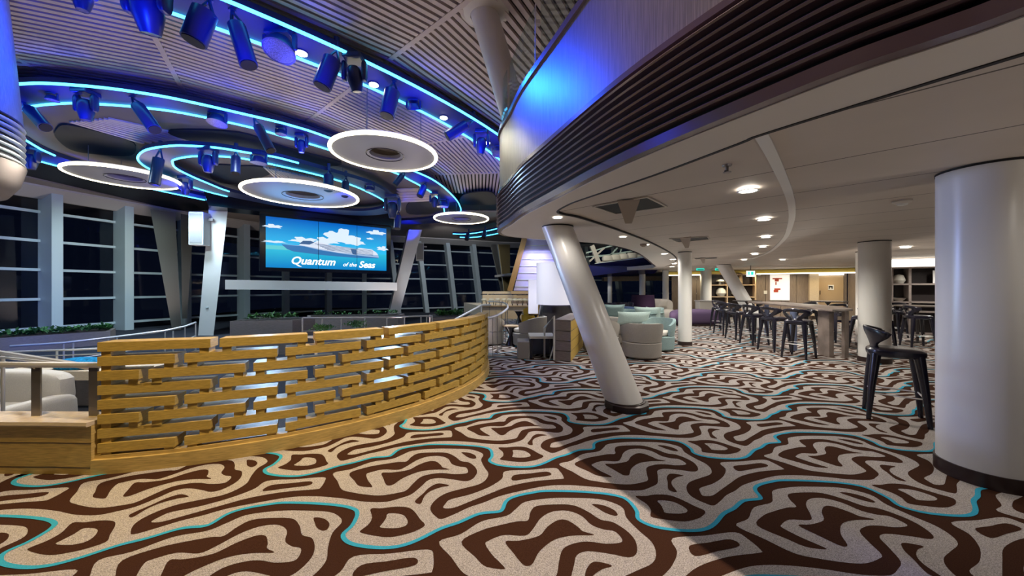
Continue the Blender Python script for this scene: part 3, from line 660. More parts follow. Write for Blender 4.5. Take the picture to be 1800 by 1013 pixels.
# ================================================================ CEILING RINGS
def sp2(pts, h, k=4, closed=True): return [Vector((p.x*h, p.y*h)) for p in spline([Vector((*q, 0)) for q in pts], k, closed)]
def ringtrack(label, outer, inner, z, closed=True, th=.12, louts=None, lins=None, lab2=None):
    t = thing('lighting_track', label, 'lighting track', (*outer[len(outer)//3], z)); n = len(outer)
    def band(o_, i_, z0, z1, mt, nm):
        m = MB(); N_ = min(len(o_), len(i_))
        # resample both to the same count
        def rs(p, cnt):
            L = [0]
            q = list(p)+([p[0]] if closed else [])
            for a, b in zip(q, q[1:]): L.append(L[-1]+(b-a).length)
            out = []; j = 0
            for s_ in range(cnt+(0 if closed else 1)):
                d = L[-1]*s_/cnt
                while j < len(L)-2 and L[j+1] < d: j += 1
                out.append(q[j]+(q[j+1]-q[j])*((d-L[j])/max(1e-9, L[j+1]-L[j])))
            return out
        A = rs(o_, 90); B = rs(i_, 90); k = len(A)
        vs = [(p.x, p.y, zz) for zz in (z0, z1) for q in (A, B) for p in q]; fs = []
        for i in range(k if closed else k-1):
            j = (i+1) % k
            fs += [(i, j, k+j, k+i), (2*k+i, 3*k+i, 3*k+j, 2*k+j), (i, 2*k+i, 2*k+j, j), (k+i, k+j, 3*k+j, 3*k+i)]
        m.add(vs, fs); m.build(nm, mt, t, smooth=True)
    band(outer, inner, z, z+th, 'track_blue', 'track_body')
    for pp, nm in ((louts if louts is not None else outer, 'led_strip'), (lins if lins is not None else inner, 'led_strip')):
        cl = closed and (pp is outer or pp is inner)
        MB().tube([(p.x, p.y, z-.015) for p in pp], .027, 6, closed=cl).build(nm, 'cyan_led', t)
    return t
hA = 4.2
Ao = [Vector((-3.80*hA+4.288*hA*cos(R(a)), 4.479*hA+4.288*hA*sin(R(a)))) for a in [-95+1.5*k for k in range(60)]]
Ai = [Vector((-3.208*hA+3.337*hA*cos(R(a)), 3.986*hA+3.337*hA*sin(R(a)))) for a in [-100+1.6*k for k in range(60)]]
TA = ringtrack('long lighting track with two cyan lines, sweeping down to the balcony glass', Ao, Ai, EYE+hA, False)
hB = 4.1
Bo = sp2([(-2.41,1.75),(-2.25,1.745),(-2.04,1.78),(-1.89,1.83),(-1.75,1.9),(-1.51,2.07),(-1.35,2.2),(-1.2,2.4),(-.82,3.08),(-.7,3.41),(-.64,3.87),(-.63,4.29),(-.69,4.75),(-.95,5.35),(-1.4,5.6),(-2.0,5.6),(-2.7,5.3),(-3.25,4.75),(-3.48,4.06),(-3.62,3.6),(-3.71,2.93),(-3.66,2.6),(-3.45,2.2),(-3.1,1.93),(-2.75,1.79)], hB)
Bi = sp2([(-2.81,2.03),(-2.61,1.96),(-2.38,1.93),(-2.24,1.94),(-2.11,1.96),(-2.03,1.98),(-1.87,2.04),(-1.62,2.22),(-1.49,2.37),(-1.32,2.58),(-1.02,3.08),(-.94,3.32),(-.89,3.5),(-.83,3.82),(-.83,4.24),(-.92,4.8),(-1.2,5.15),(-1.8,5.3),(-2.5,5.0),(-3.1,4.4),(-3.38,3.8),(-3.47,2.85),(-3.26,2.39),(-3.05,2.15)], hB)
TB = ringtrack('widest looping lighting track with cyan edges around the hanging ring lamps', Bo, Bi, EYE+hB, louts=Bo[18*4:]+Bo[:13*4], lins=Bi[21*4+1:]+Bi[:15*4])
hC = 3.8
Co = sp2([(-2.97,2.87),(-2.84,2.72),(-2.63,2.58),(-2.39,2.51),(-2.25,2.51),(-2.08,2.55),(-1.94,2.64),(-1.82,2.71),(-1.74,2.80),(-1.55,3.09),(-1.34,3.47),(-1.30,3.94),(-1.36,4.33),(-1.6,4.75),(-2.1,4.95),(-2.7,4.6),(-3.1,3.9),(-3.14,3.38),(-3.05,3.05)], hC)
Ci = sp2([(-2.69,2.84),(-2.6,2.77),(-2.42,2.71),(-2.23,2.71),(-2.13,2.73),(-2.0,2.81),(-1.72,3.14),(-1.58,3.39),(-1.5,3.69),(-1.47,4.16),(-1.65,4.5),(-2.05,4.65),(-2.5,4.35),(-2.89,3.81),(-2.89,3.4),(-2.81,3.02)], hC)
TC = ringtrack('inner looping lighting track with cyan edges, nested inside the widest one', Co, Ci, EYE+hC, louts=Co[64:]+Co[:34], lins=Ci[53:]+Ci[:40])
Dp = [Vector((((x-900)/(HZ-y))*3.7, F/(HZ-y)*3.7)) for x, y in ((796, 411), (815, 411.5), (835, 409.5), (855, 406), (872, 402), (895, 394))]
Do = [p.xy for p in spline([Vector((*q, 0)) for q in Dp], 5)]; Di = [p+Vector((.25, 1.6)) for p in Do]
ringtrack('short far lighting track with one cyan line beside the balcony tip', Do, Di, EYE+3.7, False)
# infill ceiling inside the widest loop, with dark openings
m = MB(); m.prism([tuple(p) for p in Bi], EYE+hB+.135, EYE+hB+.20)
struct('ceiling_infill', m, 'infill')
def track_fills(o_, i_, z, n, e):
    for k in range(n):
        p = o_[int(len(o_)*(k+.5)/n)]; q = min(i_, key=lambda v: (v-p).length); c = (p+q)/2
        if -16 < c.x < 1.2 and c.y > 2.6: 
            lamp('SPOT', 'track_fill', (c.x, c.y, z-.62), e*1.6, (.012, .03, 1), .03, (c.x, c.y, z), 118, .5)  # unseen upward spot added to turn the track body blue
            d = -c.normalized()*1.3; lamp('SPOT', 'fixture_fill', (c.x+d.x, c.y+d.y, z-1.15), e*5.5, (.006, .03, 1), .04, (c.x, c.y, z-.42), 62, .8)  # unseen spot added on the camera side to turn the stage lights blue
track_fills(Ao, Ai, EYE+hA, 24, 32); track_fills(Bo, Bi, EYE+hB, 13, 40); track_fills(Co, Ci, EYE+hC, 7, 26)
def hole(label, pp, h, name='ceiling_recess', mt='dark_void'):
    pol = [(((x-900)/(HZ-y))*h, F/(HZ-y)*h) for x, y in pp]; z = EYE+h
    pol = [tuple(p.xy) for p in spline([Vector((*q, 0)) for q in pol], 4, True)]
    m = MB(); m.prism(pol, z-.03, z+.02); return tag(m.build(name, mt), label, 'ceiling opening')
hole('big dark oval recess in the ceiling above the left ring lamp', [(118, 218), (180, 232), (235, 250), (230, 272), (170, 270), (125, 262), (98, 240), (100, 225)], 4.215)
hole('dark slot recess above the inner cyan loop', [(300, 228), (420, 232), (500, 258), (600, 285), (560, 290), (440, 262), (330, 245)], 4.215)
hole('dark recess within the inner cyan loop', [(378, 290), (420, 291), (455, 292), (480, 302), (430, 320), (395, 322), (370, 310)], 4.215)
hole('dark recess beyond the curve near the small ring lamp', [(815, 342), (850, 336), (868, 340), (870, 358), (812, 358)], 4.3)
hole('dark notch under the ribs next to the widest loop', [(720, 355), (770, 352), (785, 372), (720, 376)], 4.215)
def slats(label, quadpx, h, n, name='slat_panel', mt='rib'):
    q = [Vector((((x-900)/(HZ-y))*h, F/(HZ-y)*h, EYE+h)) for x, y in quadpx]; t = thing(name, label, 'ceiling panel', q[0])
    for k in range(n):
        a = q[0]+(q[1]-q[0])*((k+.5)/n); b = q[3]+(q[2]-q[3])*((k+.5)/n)
        MB().bar(a, b, (q[1]-q[0]).length/n*.72, .05).build('slat', mt, t)
slats('fan of pale radial slats above the blue ring lamp', [(462, 293), (548, 312), (590, 330), (480, 310)], 4.0, 16)
slats('tan slatted panel by the left dark oval recess', [(120, 214), (195, 208), (370, 245), (245, 252)], 4.22, 9)
slats('plain slatted panel between the loops and the small ring lamp', [(700, 332), (700, 356), (782, 352), (770, 330)], 4.2, 5)

def ringlamp(label, cx, cy, r, h, face='disc_face', hx=.32, hr=.36):
    X, Y, z, rr = cx*h, cy*h, EYE+h, r*h
    t = thing('ring_lamp', label, 'pendant lamp', (X, Y, z), group=None)
    MB().lathe([(rr*.36, z+.0), (rr*.975, z), (rr*.975, z+.10), (rr*.3, z+.12), (rr*.3, z+.02), (rr*.36, z)], (X, Y, 0), 64).build('disc', face, t, smooth=True)
    MB().tube([(X+rr*cos(2*pi*k/72), Y+rr*sin(2*pi*k/72), z+.02) for k in range(72)], .045, 8, closed=True).build('light_ring', 'ring_led', t, smooth=True)
    MB().lathe([(0, z+.26), (rr*.36, z+.26), (rr*.36, z+.03), (rr*.38, z+.03)], (X, Y, 0), 40).build('centre_recess', 'taupe', t, smooth=True); MB().tube([(X+rr*.36*cos(2*pi*k/40), Y+rr*.36*sin(2*pi*k/40), z-.004) for k in range(40)], .012, 6, closed=True).build('recess_rim', 'table_dark', t)
    for k in range(3):
        a = 2*pi*k/3+.4; MB().cyl((X+rr*.7*cos(a), Y+rr*.7*sin(a), z+.1), (X+rr*.7*cos(a), Y+rr*.7*sin(a), 6.0), .008, n=6).build('cable', 'steel_dull', t)
ringlamp('largest-looking round ring lamp with pale face, hung below the ribs', -.951, 2.69, .373, 3.3)
ringlamp('ring lamp with bright blue face hung above the video wall', -2.26, 3.88, .545, 3.1)
ringlamp('ring lamp with dull taupe face hung in front of the left windows', -3.516, 3.26, .372, 3.5)
ringlamp('smallest ring lamp, hung near the tip of the balcony', -.732, 5.19, .386, 3.5)

# ================================================================ STAGE LIGHTS
def spotcan(label, p, q, r, z, group='stage lights on the cyan tracks', kind='can'):
    """p,q: pixels of the top and the mouth of the lamp; it hangs from height z"""
    a = Vector((((p[0]-900)/F), 1, (HZ-p[1])/F)); Y = (z-EYE)/a.z; T = Vector((a.x*Y, Y, z))
    L = hypot(q[0]-p[0], q[1]-p[1])/F*Y
    E_ = P(q[0], q[1], Y*.985)
    B0 = T+(E_-T)*.28 if kind == 'can' else T+(E_-T)*.2
    t = thing('stage_spotlight', label, 'stage light', T, group=group)
    d = (E_-B0).normalized(); w_ = r/F*Y
    MB().cyl(T, T+Vector((0, 0, .22)), .05, n=8).build('clamp', 'fixture_blue_lit', t)
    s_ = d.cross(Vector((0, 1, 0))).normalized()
    for g in (-1, 1): MB().bar(T, B0+s_*g*w_*.95+d*.05, .03, .03).build('yoke_arm', 'fixture_blue_lit', t)
    MB().tube([B0, B0+(E_-B0)*.35, B0+(E_-B0)*.36, E_], w_, 16).build('body', 'fixture_blue_lit', t, smooth=True)
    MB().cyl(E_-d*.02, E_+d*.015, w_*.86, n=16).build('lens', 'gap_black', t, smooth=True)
    return t
def movinghead(label, p, size, z, tilt=(0, 0), group='moving head lights on the cyan tracks'):
    """p: pixel of the mount; size: pixel width"""
    a = Vector((((p[0]-900)/F), 1, (HZ-p[1])/F)); Y = (z-EYE)/a.z; T = Vector((a.x*Y, Y, z)); s_ = size/F*Y
    t = thing('moving_head_light', label, 'stage light', T, group=group)
    MB().box(T+Vector((0, 0, -.05*s_)), (s_*.75, s_*.75, .22*s_)).build('base', 'fixture_blue_lit', t, bevel=.02)
    for g in (-1, 1): MB().blob(T+Vector((g*s_*.42, 0, -.55*s_)), (s_*.10, s_*.17, s_*.42), 3.5).build('yoke_arm', 'fixture_blue_lit', t, smooth=True)
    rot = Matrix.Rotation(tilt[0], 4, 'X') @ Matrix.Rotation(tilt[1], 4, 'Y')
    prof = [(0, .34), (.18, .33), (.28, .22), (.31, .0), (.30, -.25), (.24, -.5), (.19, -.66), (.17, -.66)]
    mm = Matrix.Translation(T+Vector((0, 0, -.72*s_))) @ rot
    MB().lathe([(r*s_, zz*s_) for r, zz in prof], n=24, m=mm).build('head', 'fixture_blue_lit', t, smooth=True)
    MB().lathe([(0, -.64*s_), (.17*s_, -.65*s_)], n=24, m=mm).build('lens', 'fixture_glass', t)
    return t
def washlight(label, p, size, z, rot, group='round wash lights on the cyan tracks'):
    a = Vector((((p[0]-900)/F), 1, (HZ-p[1])/F)); Y = (z-EYE)/a.z; T = Vector((a.x*Y, Y, z)); s_ = size/F*Y
    t = thing('wash_light', label, 'stage light', T, group=group)
    MB().box(T+Vector((0, 0, .02)), (s_*.8, s_*.5, .2*s_)).build('base', 'fixture_blue_lit', t, bevel=.015)
    for g in (-1, 1): MB().bar(T+Vector((g*s_*.5, 0, 0)), T+Vector((g*s_*.5, 0, -.5*s_)), .12*s_).build('yoke_arm', 'fixture_blue_lit', t)
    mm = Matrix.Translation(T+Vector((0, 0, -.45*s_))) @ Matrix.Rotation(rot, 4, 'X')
    MB().lathe([(0, .3*s_), (.35*s_, .28*s_), (.48*s_, 0), (.5*s_, -.15*s_), (.45*s_, -.15*s_)], n=28, m=mm).build('head', 'fixture_blue_lit', t, smooth=True)
    MB().lathe([(0, -.14*s_), (.45*s_, -.14*s_)], n=28, m=mm).build('lens', 'fixture_glass', t)
zA, zB, zC = EYE+hA-.02, EYE+hB-.02, EYE+hC-.02
spotcan('small blue-lit lamp on the short far track, left one', (824, 409), (820, 421), 4, EYE+3.68)
spotcan('small blue-lit lamp on the short far track, right one', (853, 405), (850, 418), 4, EYE+3.68)
movinghead('leftmost stage light cut by the top edge of the picture', (145, -42), 44, zA)
movinghead('largest hanging moving head near the top left, in front of the cyan line', (258, -48), 74, zA, (.25, .1))
spotcan('dark can light right of the largest moving head', (368, 2), (340, 72), 19, zA)
spotcan('long dark can light pointing down left of the round wash lamp', (408, 20), (437, 114), 14, zA)
washlight('round wash lamp with pale lens on the upper cyan track', (492, 62), 52, zA, -.35)
spotcan('can light tilted left, right of the round wash lamp', (592, 88), (566, 152), 15, zA)
movinghead('blue-lit moving head at the middle of the upper cyan track', (623, 102), 42, zA, (.2, -.1))
spotcan('can light right of the middle moving head', (693, 145), (680, 203), 13, zA)
washlight('small round lamp left of the third white downlight', (727, 178), 24, zA, .5)
spotcan('can light pointing sideways near the balcony glass', (832, 212), (786, 240), 9, zA)
movinghead('moving head closest to the balcony glass', (846, 232), 28, zA, (.1, .1))
washlight('wash lamp half hidden by the balcony edge', (876, 258), 22, zA, -.2)
spotcan('can light at the far left end of the widest loop', (42, 182), (80, 224), 9, zB)
washlight('small dark lamp right of the far left can light', (92, 166), 18, zB, 0)
movinghead('moving head over the dark oval recess', (151, 162), 36, zB)
spotcan('long can light pointing down right over the tan slats', (232, 172), (272, 228), 10, zB)
washlight('squat lamp on the widest loop above the inner loop', (382, 200), 30, zB, -.2)
spotcan('long blue-lit can light right of the squat lamp', (446, 208), (476, 265), 8, zB)
washlight('small lamp over the second dark slot', (494, 226), 18, zB, 0)
movinghead('moving head left of the largest ring lamp', (530, 238), 22, zB)
movinghead('small moving head at the lower left piece of the widest loop', (55, 262), 26, zB)
spotcan('silver can light below the largest ring lamp', (712, 302), (694, 325), 5, zB)
spotcan('can light on the right bend of the widest loop', (748, 322), (738, 345), 6, zB)
movinghead('moving head at the right bend of the widest loop', (764, 340), 18, zB)
washlight('wash lamp above the smallest ring lamp', (778, 352), 20, zB, 0)
spotcan('can light in front of the left ring lamp', (282, 262), (271, 324), 8, zC)
movinghead('moving head at the near edge of the inner loop', (366, 262), 30, zC)
spotcan('can light pointing straight down on the inner loop', (415, 266), (414, 305), 7, zC)
washlight('wash lamp over the left end of the blue ring lamp', (455, 272), 26, zC, 0)
movinghead('moving head above the white post left of the video wall', (326, 312), 22, zC)
spotcan('can light over the right part of the blue ring lamp', (578, 300), (577, 334), 8, zC)
spotcan('can light right of the blue ring lamp', (608, 312), (606, 345), 6, zC)
washlight('small lamp at the bend of the inner loop', (650, 326), 16, zC, 0)
movinghead('moving head at the right bend of the inner loop', (690, 345), 28, zC)
spotcan('can light hanging lowest at the bend of the inner loop', (700, 372), (698, 402), 6, zC)

# ================================================================ LOW CEILING FITTINGS
def downlight(px, py, label, r=.055, e=30, z=2.43, ang=150):
    Y = F*(z-EYE)/(HZ-py); p = Vector(((px-900)/F*Y, Y, z))
    t = thing('downlight', label, 'ceiling light', p, group='downlights in the low ceiling')
    MB().lathe([(r*1.25, -.004), (r*1.2, -.012), (r, -.008)], n=24).build('trim', 'white_paint', t, local=True)
    MB().lathe([(0, -.006), (r, -.006)], n=24).build('lens', 'lamp_glow', t, local=True)
    if e: lamp('SPOT', 'downlight_and_fill_beam', p-Vector((0, 0, .03)), e*1.5, NEUT, .05, p-Vector((0, 0, 2)), ang, .8)
DL = [(1315, 335, 'downlight nearest to the camera under the low ceiling', .075, 26), (1343, 386, 'second downlight of the row receding under the low ceiling', .07, 40), (1346, 417, 'third downlight of the row receding under the low ceiling', .07, 60),
 (1341, 434, 'fourth downlight of the row receding under the low ceiling', .07, 60), (1327, 447, 'downlight above the exit sign, left of the row end', .08, 60), (1308, 457, 'last small downlight before the leaning column at the exit sign', .08, 50),
 (980, 382, 'downlight in the soffit just above the leaning column top', .06, 9), (1095, 416, 'downlight in the soffit right of the leaning column', .06, 50), (1136, 430, 'downlight beside the small dome in the curved soffit', .06, 50),
 (1168, 446, 'upper of the three soffit downlights by the slim column', .08, 40), (1183, 456, 'middle of the three soffit downlights by the slim column', .09, 40), (1185, 463.5, 'lower of the three soffit downlights by the slim column', .09, 40), (1181, 469, 'downlight at the tip of the curved soffit', .1, 40), (1592, 435, 'downlight in front of the bookshelf right of the column', .09, 60), (1376, 457, 'faint downlight over the bar table', .08, 40)]
for px, py, lb, r, e in DL: downlight(px, py, lb, r, e)
def atrium_dl(px, py, label):
    h = hA-.03; Y = F*h/(HZ-py); p = Vector(((px-900)/F*Y, Y, EYE+h)); t = thing('downlight', label, 'ceiling light', p, group='white downlights on the upper cyan track')
    MB().lathe([(.0, 0), (.09, -.0), (.10, .08)], n=20).build('lens', 'lamp_glow', t, local=True); MB().cyl((0, 0, .01), (0, 0, .05), .11, n=20).build('trim', 'fixture_blue_lit', t, local=True)
for px, py, lb in ((530, 95, 'white downlight right of the round wash lamp'), (657, 150, 'white downlight right of the middle moving head'), (780, 208, 'white downlight at the start of the sideways can light'), (856, 252, 'white downlight nearest the balcony glass')): atrium_dl(px, py, lb)
# sprinkler, detectors
def cz(px, py, z=2.45): Y = F*(z-EYE)/(HZ-py); return Vector(((px-900)/F*Y, Y, z))
p = cz(1278, 290); t = thing('sprinkler', 'small brass sprinkler head hanging from the low ceiling', 'sprinkler', p)
MB().lathe([(0, 0), (.035, 0), (.03, -.012), (.012, -.015), (.012, -.05), (0, -.05)], n=16).build('body', 'steel_dull', t, local=True); MB().lathe([(0, -.062), (.03, -.06), (.03, -.057), (0, -.057)], n=12).build('deflector', 'steel_dull', t, local=True); MB().bar((-.015, 0, -.04), (-.02, 0, -.062), .005).build('arm', 'steel_dull', t, local=True)
p = cz(1586, 352); t = thing('smoke_detector', 'round white smoke detector on the low ceiling left of the thick column', 'smoke detector', p)
MB().lathe([(0, 0), (.075, 0), (.08, -.02), (.06, -.035), (.045, -.04)], n=28).build('base', 'soffit', t, local=True, smooth=True); MB().lathe([(.045, -.04), (.04, -.055), (0, -.058)], n=20).build('sensor', 'white_paint', t, local=True, smooth=True)
p = cz(1131, 429, 2.43); t = thing('smoke_detector', 'small grey dome fixed to the curved soffit', 'smoke detector', p)
MB().lathe([(0, 0), (.07, 0), (.07, -.03), (.03, -.06), (0, -.06)], n=20).build('base', 'taupe', t, local=True)
# curved trim strip
tr = [cz(*q) for q in ((1338, 236), (1350, 258), (1365, 288), (1385, 335), (1392, 365), (1390, 392), (1378, 420), (1352, 443), (1322, 455))]
tr = spline(tr, 5); m = MB(); m.sweep([tuple(p.xy) for p in tr], [(.035, 2.44), (.035, 2.452), (-.035, 2.452), (-.035, 2.44)])
tag(m.build('ceiling_strip', 'white_paint'), 'narrow pale curved strip running across the low ceiling', 'ceiling strip')
def vent(label, q, flap):
    pp = [cz(*k) for k in q]; t = thing('ceiling_vent', label, 'vent', sum(pp, Vector())/4)
    m = MB(); m.prism([tuple(k.xy) for k in pp], 2.443, 2.449); m.build('opening', 'gap_black', t)
    m = MB()
    for i in range(4): a, b = pp[i], pp[(i+1) % 4]; m.bar((a.x, a.y, 2.441), (b.x, b.y, 2.441), .02, .012)
    m.build('frame', 'soffit', t)
    a, b, c = [cz(*k, 2.44) for k in flap]; c = Vector((c.x, c.y, 2.30)); m = MB(); d = (b-a)*.55
    m.add([a, b, c+d*.45, c-d*.15], [(0, 1, 2, 3)]); o = m.build('flap', 'taupe', t); md = o.modifiers.new('th', 'SOLIDIFY'); md.thickness = .01
vent('dark ceiling vent with hanging flap nearest the leaning column', [(1043, 362), (1138, 345), (1172, 362), (1082, 375)], [(1085, 352), (1125, 350), (1102, 372)])
vent('second dark ceiling vent with flap further under the low ceiling', [(1177, 419), (1244, 415), (1247, 420), (1192, 425)], [(1195, 419), (1215, 417), (1206, 424)])
vent('thin far ceiling vent above the green signs', [(1219, 453.5), (1260, 452), (1262, 454), (1222, 455.5)], [(1230, 453.5), (1240, 453.2), (1236, 455.2)])

# ================================================================ BAR STOOLS AND TABLES
def make_stool(label, seatm='black_gloss', group=None, solid=True):
    """faces +X, height .78 seat"""
    t = thing('bar_stool', label, 'bar stool', (0, 0, 0), group=group)
    m = MB(); m.blob((0, 0, .765), (.24, .225, .058), 3.4, 24); m.build('seat', 'black_gloss', t, local=True, smooth=True)
    m = MB(); m.blob((.03, 0, .795), (.19, .19, .022), 3, 24); m.build('seat_pad', seatm, t, local=True, smooth=True)
    # wrapped back: thin waist rising into a wide curved top rail
    m = MB(); vs = []; n = 14; rows = [(.74, .20, 1.0, .36), (.84, .19, .62, .30), (.93, .215, .85, .33), (.995, .24, 1.28, .36), (1.045, .25, 1.42, .37), (1.06, .245, 1.30, .36)]
    for (z, r, w_, k) in rows:
        for i in range(n+1):
            a = pi+(-w_+2*w_*i/n)*(.95); dz = -.06*abs(2*i/n-1)**2 if z > .9 else 0
            vs.append((r*cos(a)-.0, r*1.08*sin(a), z+dz))
    m.add(vs, [(j*(n+1)+i, j*(n+1)+i+1, (j+1)*(n+1)+i+1, (j+1)*(n+1)+i) for j in range(len(rows)-1) for i in range(n) if solid or not (j in (2,) and 3 <= i <= 10 or j == 1 and 5 <= i <= 8)])
    o = m.build('backrest', 'black_gloss', t, local=True, smooth=True); o.modifiers.clear(); md = o.modifiers.new('th', 'SOLIDIFY'); md.thickness = .028; md.offset = 0
    for sx in (-1, 1):
        for sy in (-1, 1):
            MB().tube([(sx*.165, sy*.155, .75), (sx*.205, sy*.195, .38), (sx*.235, sy*.222, 0)], .046, 10, r2=.021).build('leg', 'black_gloss', t, local=True, smooth=True)
    for a, b in (((.205, -.195), (.205, .195)), ((-.205, -.195), (-.205, .195)), ((-.205, .195), (.205, .195)), ((-.205, -.195), (.205, -.195))):
        MB().cyl((*a, .30), (*b, .30), .008, n=8).build('footrest_bar', 'steel', t, local=True, smooth=True)
    return t
st = make_stool('black moulded bar stool standing alone beside the thick white column'); st.location = (4.40, 4.12, 0); st.rotation_euler.z = R(-40)
proto = make_stool('black bar stool with pale seat, leftmost at the long bar table', 'seat_white', 'bar stools around the long bar table', False)
G = 'bar stools around the long bar table'
BS = [((6.95, 11.7), 8, None), ((6.62, 10.5), 5, 'black bar stool with pale seat, second from the far left end of the bar table'), ((6.45, 9.55), 8, 'black bar stool with pale seat, third from the far left end of the bar table'),
 ((6.25, 8.55), 12, 'black bar stool with pale seat just left of the blue-grey table post'), ((6.2, 7.75), 30, 'black bar stool nearest the camera on the left side of the bar table'),
 ((8.75, 8.85), 185, 'black bar stool on the right side of the bar table, behind its slab leg'), ((9.05, 10.05), 188, 'black bar stool in the middle of the right side of the bar table'), ((9.2, 11.2), 185, 'black bar stool at the far right side of the bar table'), ((8.12, 7.98), 160, 'black bar stool between the slab leg and the white column')]
for i, ((x, y), a, lb) in enumerate(BS):
    o = proto if i == 0 else copy_tree(proto)
    if lb: o['label'] = lb
    o.location = (x, y, 0); o.rotation_euler.z = R(a)
for i, (x, y, a, lb) in enumerate(((10.3, 9.1, -20, 'black bar stool seen right of the white column, pale seat'), (11.5, 10.8, 200, 'black bar stool near the bookshelf, half hidden by the thick column'), (9.0, 13.0, 10, 'black bar stool at the small round table by the leaning column'), (7.55, 13.0, 20, 'black bar stool left of the small round table'))):
    o = copy_tree(proto); o['label'] = lb; o['group'] = 'bar stools at the small tables'; o.location = (x, y, 0); o.rotation_euler.z = R(a)
bt = thing('bar_table', 'long high bar table with stone-brown top and slab end leg', 'table', (7.3, 7.6, 0))
tp = [(6.58, 7.36), (7.25, 7.62), (7.85, 8.55), (8.25, 9.8), (8.6, 11.6), (7.75, 11.8), (7.2, 9.4)]
m = MB(); m.prism(tp, 1.01, 1.06); m.build('tabletop', 'table_stone', bt, bevel=.012)
m = MB(); m.bar((7.04, 7.62, .505), (7.24, 7.74, .505), .06, 1.01); m.build('slab_leg', 'table_stone', bt, bevel=.01)
m = MB(); m.prism([(6.86, 7.75), (6.96, 7.75), (7.05, 8.15), (6.95, 8.15)], 0, 1.01); m.build('slab_leg', 'table_stone', bt)
MB().cyl((6.75+.02, 8.62, 0), (6.77, 8.62, 1.01), .07, n=20).build('post', 'table_blue', bt, smooth=True)
MB().cyl((8.1, 11.4, 0), (8.1, 11.4, 1.01), .06, n=16).build('post', 'table_blue', bt, smooth=True)
def round_table(label, x, y, r, h, mt='table_dark', group=None, z=0):
    t = thing('round_table', label, 'table', (x, y, z), group=group)
    MB().lathe([(0, h-.03), (r, h-.03), (r, h), (0, h)], n=32).build('tabletop', mt, t, local=True)
    MB().lathe([(.03, 0.02), (.03, h-.12), (.09, h-.03)], n=12).build('stem', 'table_dark', t, local=True, smooth=True)
    MB().lathe([(.24, 0), (.24, .015), (.03, .04)], n=24).build('base', 'table_dark', t, local=True); return t
round_table('high round table with thin black top in front of the wood door', 10.4, 11.8, .5, 1.07)
round_table('high round black table beside the foot of the leaning column at the exit sign', 8.4, 12.8, .45, 1.05)
round_table('high table behind the column near the bookshelf', 11.2, 9.9, .45, 1.02, 'table_stone')

# ================================================================ LOUNGE SEATING
def tub(label, x, y, a, mt='fab_grey', s=1.0, cat='armchair', group=None, z=0, arms=1.9):
    """tub chair whose back is towards -X before rotation"""
    t = thing('tub_armchair', label, cat, (x, y, z), R(a), group=group)
    MB().lathe([(0, .03), (.37*s, .03), (.40*s, .06), (.41*s, .34), (.39*s, .36), (0, .36)], n=36).build('base', mt, t, local=True, smooth=True)
    m = MB(); n = 28; vs = []
    for (zz, r) in ((.37, .40), (.55, .425), (.70, .44), (.76, .435), (.76, .36), (.6, .345), (.38, .33)):
        for i in range(n+1):
            u = -1+2*i/n; ang = pi+u*arms; dz = -.17*max(0, abs(u)-.45)**1.3/.55 if zz > .5 else 0
            vs.append((r*s*cos(ang), r*s*sin(ang), zz*1.0+dz*(1 if zz > .6 else .5)))
    k = 7; m.add(vs, [(j*(n+1)+i, j*(n+1)+i+1, (j+1) % k*(n+1)+i+1, (j+1) % k*(n+1)+i) for j in range(k) for i in range(n)]+[tuple(j*(n+1) for j in range(k)), tuple(j*(n+1)+n for j in range(k))[::-1]])
    m.build('shell_back', mt, t, local=True, smooth=True)
    MB().blob((.05*s, 0, .42), (.32*s, .31*s, .07), 3.2, 20).build('seat_cushion', 'fab_cream' if mt != 'fab_cream' else 'fab_grey', t, local=True, smooth=True)
    MB().lathe([(0, 0), (.33*s, 0), (.33*s, .035)], n=28).build('plinth', 'skirting', t, local=True)
    return t
tub('grey tub armchair with its rounded back to the camera, right of the leaning column', 2.80, 7.75, 84, 'fab_grey', 1.0)
tub('grey tub armchair half hidden behind the leaning column', 2.10, 8.5, 60, 'fab_grey', 1.0)
tub('grey tub armchair facing left near the round curved railing', .45, 9.3, 160, 'fab_grey', 1.05)
tub('small teal armchair right of the grey tub armchair', 3.55, 8.7, -140, 'fab_teal', .9)
def cushion(label, x, y, z, w_, h_, rz, tilt, mt, group='cushions on the teal sofa'):
    t = MB(); mm = Matrix.Rotation(tilt, 4, 'X')
    vs = []; n = 12; 
    for sgn in (-1, 1):
        for j in range(n+1):
            for i in range(n+1):
                u = -1+2*i/n; v = -1+2*j/n; pin = 1-.10*(1-u*u)-.10*(1-v*v)
                th = .075*max(0, (1-u**4)*(1-v**4))**.6
                vs.append(mm @ Vector((u*w_/2*(1-.08*(1-v*v)), sgn*th, v*h_/2*(1-.10*(1-u*u)))))
    N_ = (n+1)**2; fs = []
    for b in (0, N_):
        for j in range(n):
            for i in range(n): q = (b+j*(n+1)+i, b+j*(n+1)+i+1, b+(j+1)*(n+1)+i+1, b+(j+1)*(n+1)+i); fs.append(q if b == 0 else q[::-1])
    t.add(vs, fs); o = t.build('cushion', mt, None, smooth=True); o.location = (x, y, z); o.rotation_euler = (0, 0, rz)
    return tag(o, label, 'cushion', group)
sf = thing('curved_sofa', 'long curved teal sofa behind the grey tub armchairs', 'sofa', (3.4, 10.2, 0))
m = MB(); m.sweep([tuple(p) for p in arc((3.0, 10.6), 1.35, -62, 62, 16)], [(0, 0.02), (.0, .78), (-.04, .82), (.18, .82), (.2, .4), (.2, .02)]); m.build('backrest', 'fab_teal', sf, smooth=True)
m = MB(); m.sweep([tuple(p) for p in arc((3.0, 10.6), 1.16, -60, 60, 16)], [(0, .04), (0, .42), (.70, .42), (.70, .04)]); m.build('seat', 'fab_teal', sf, smooth=True)
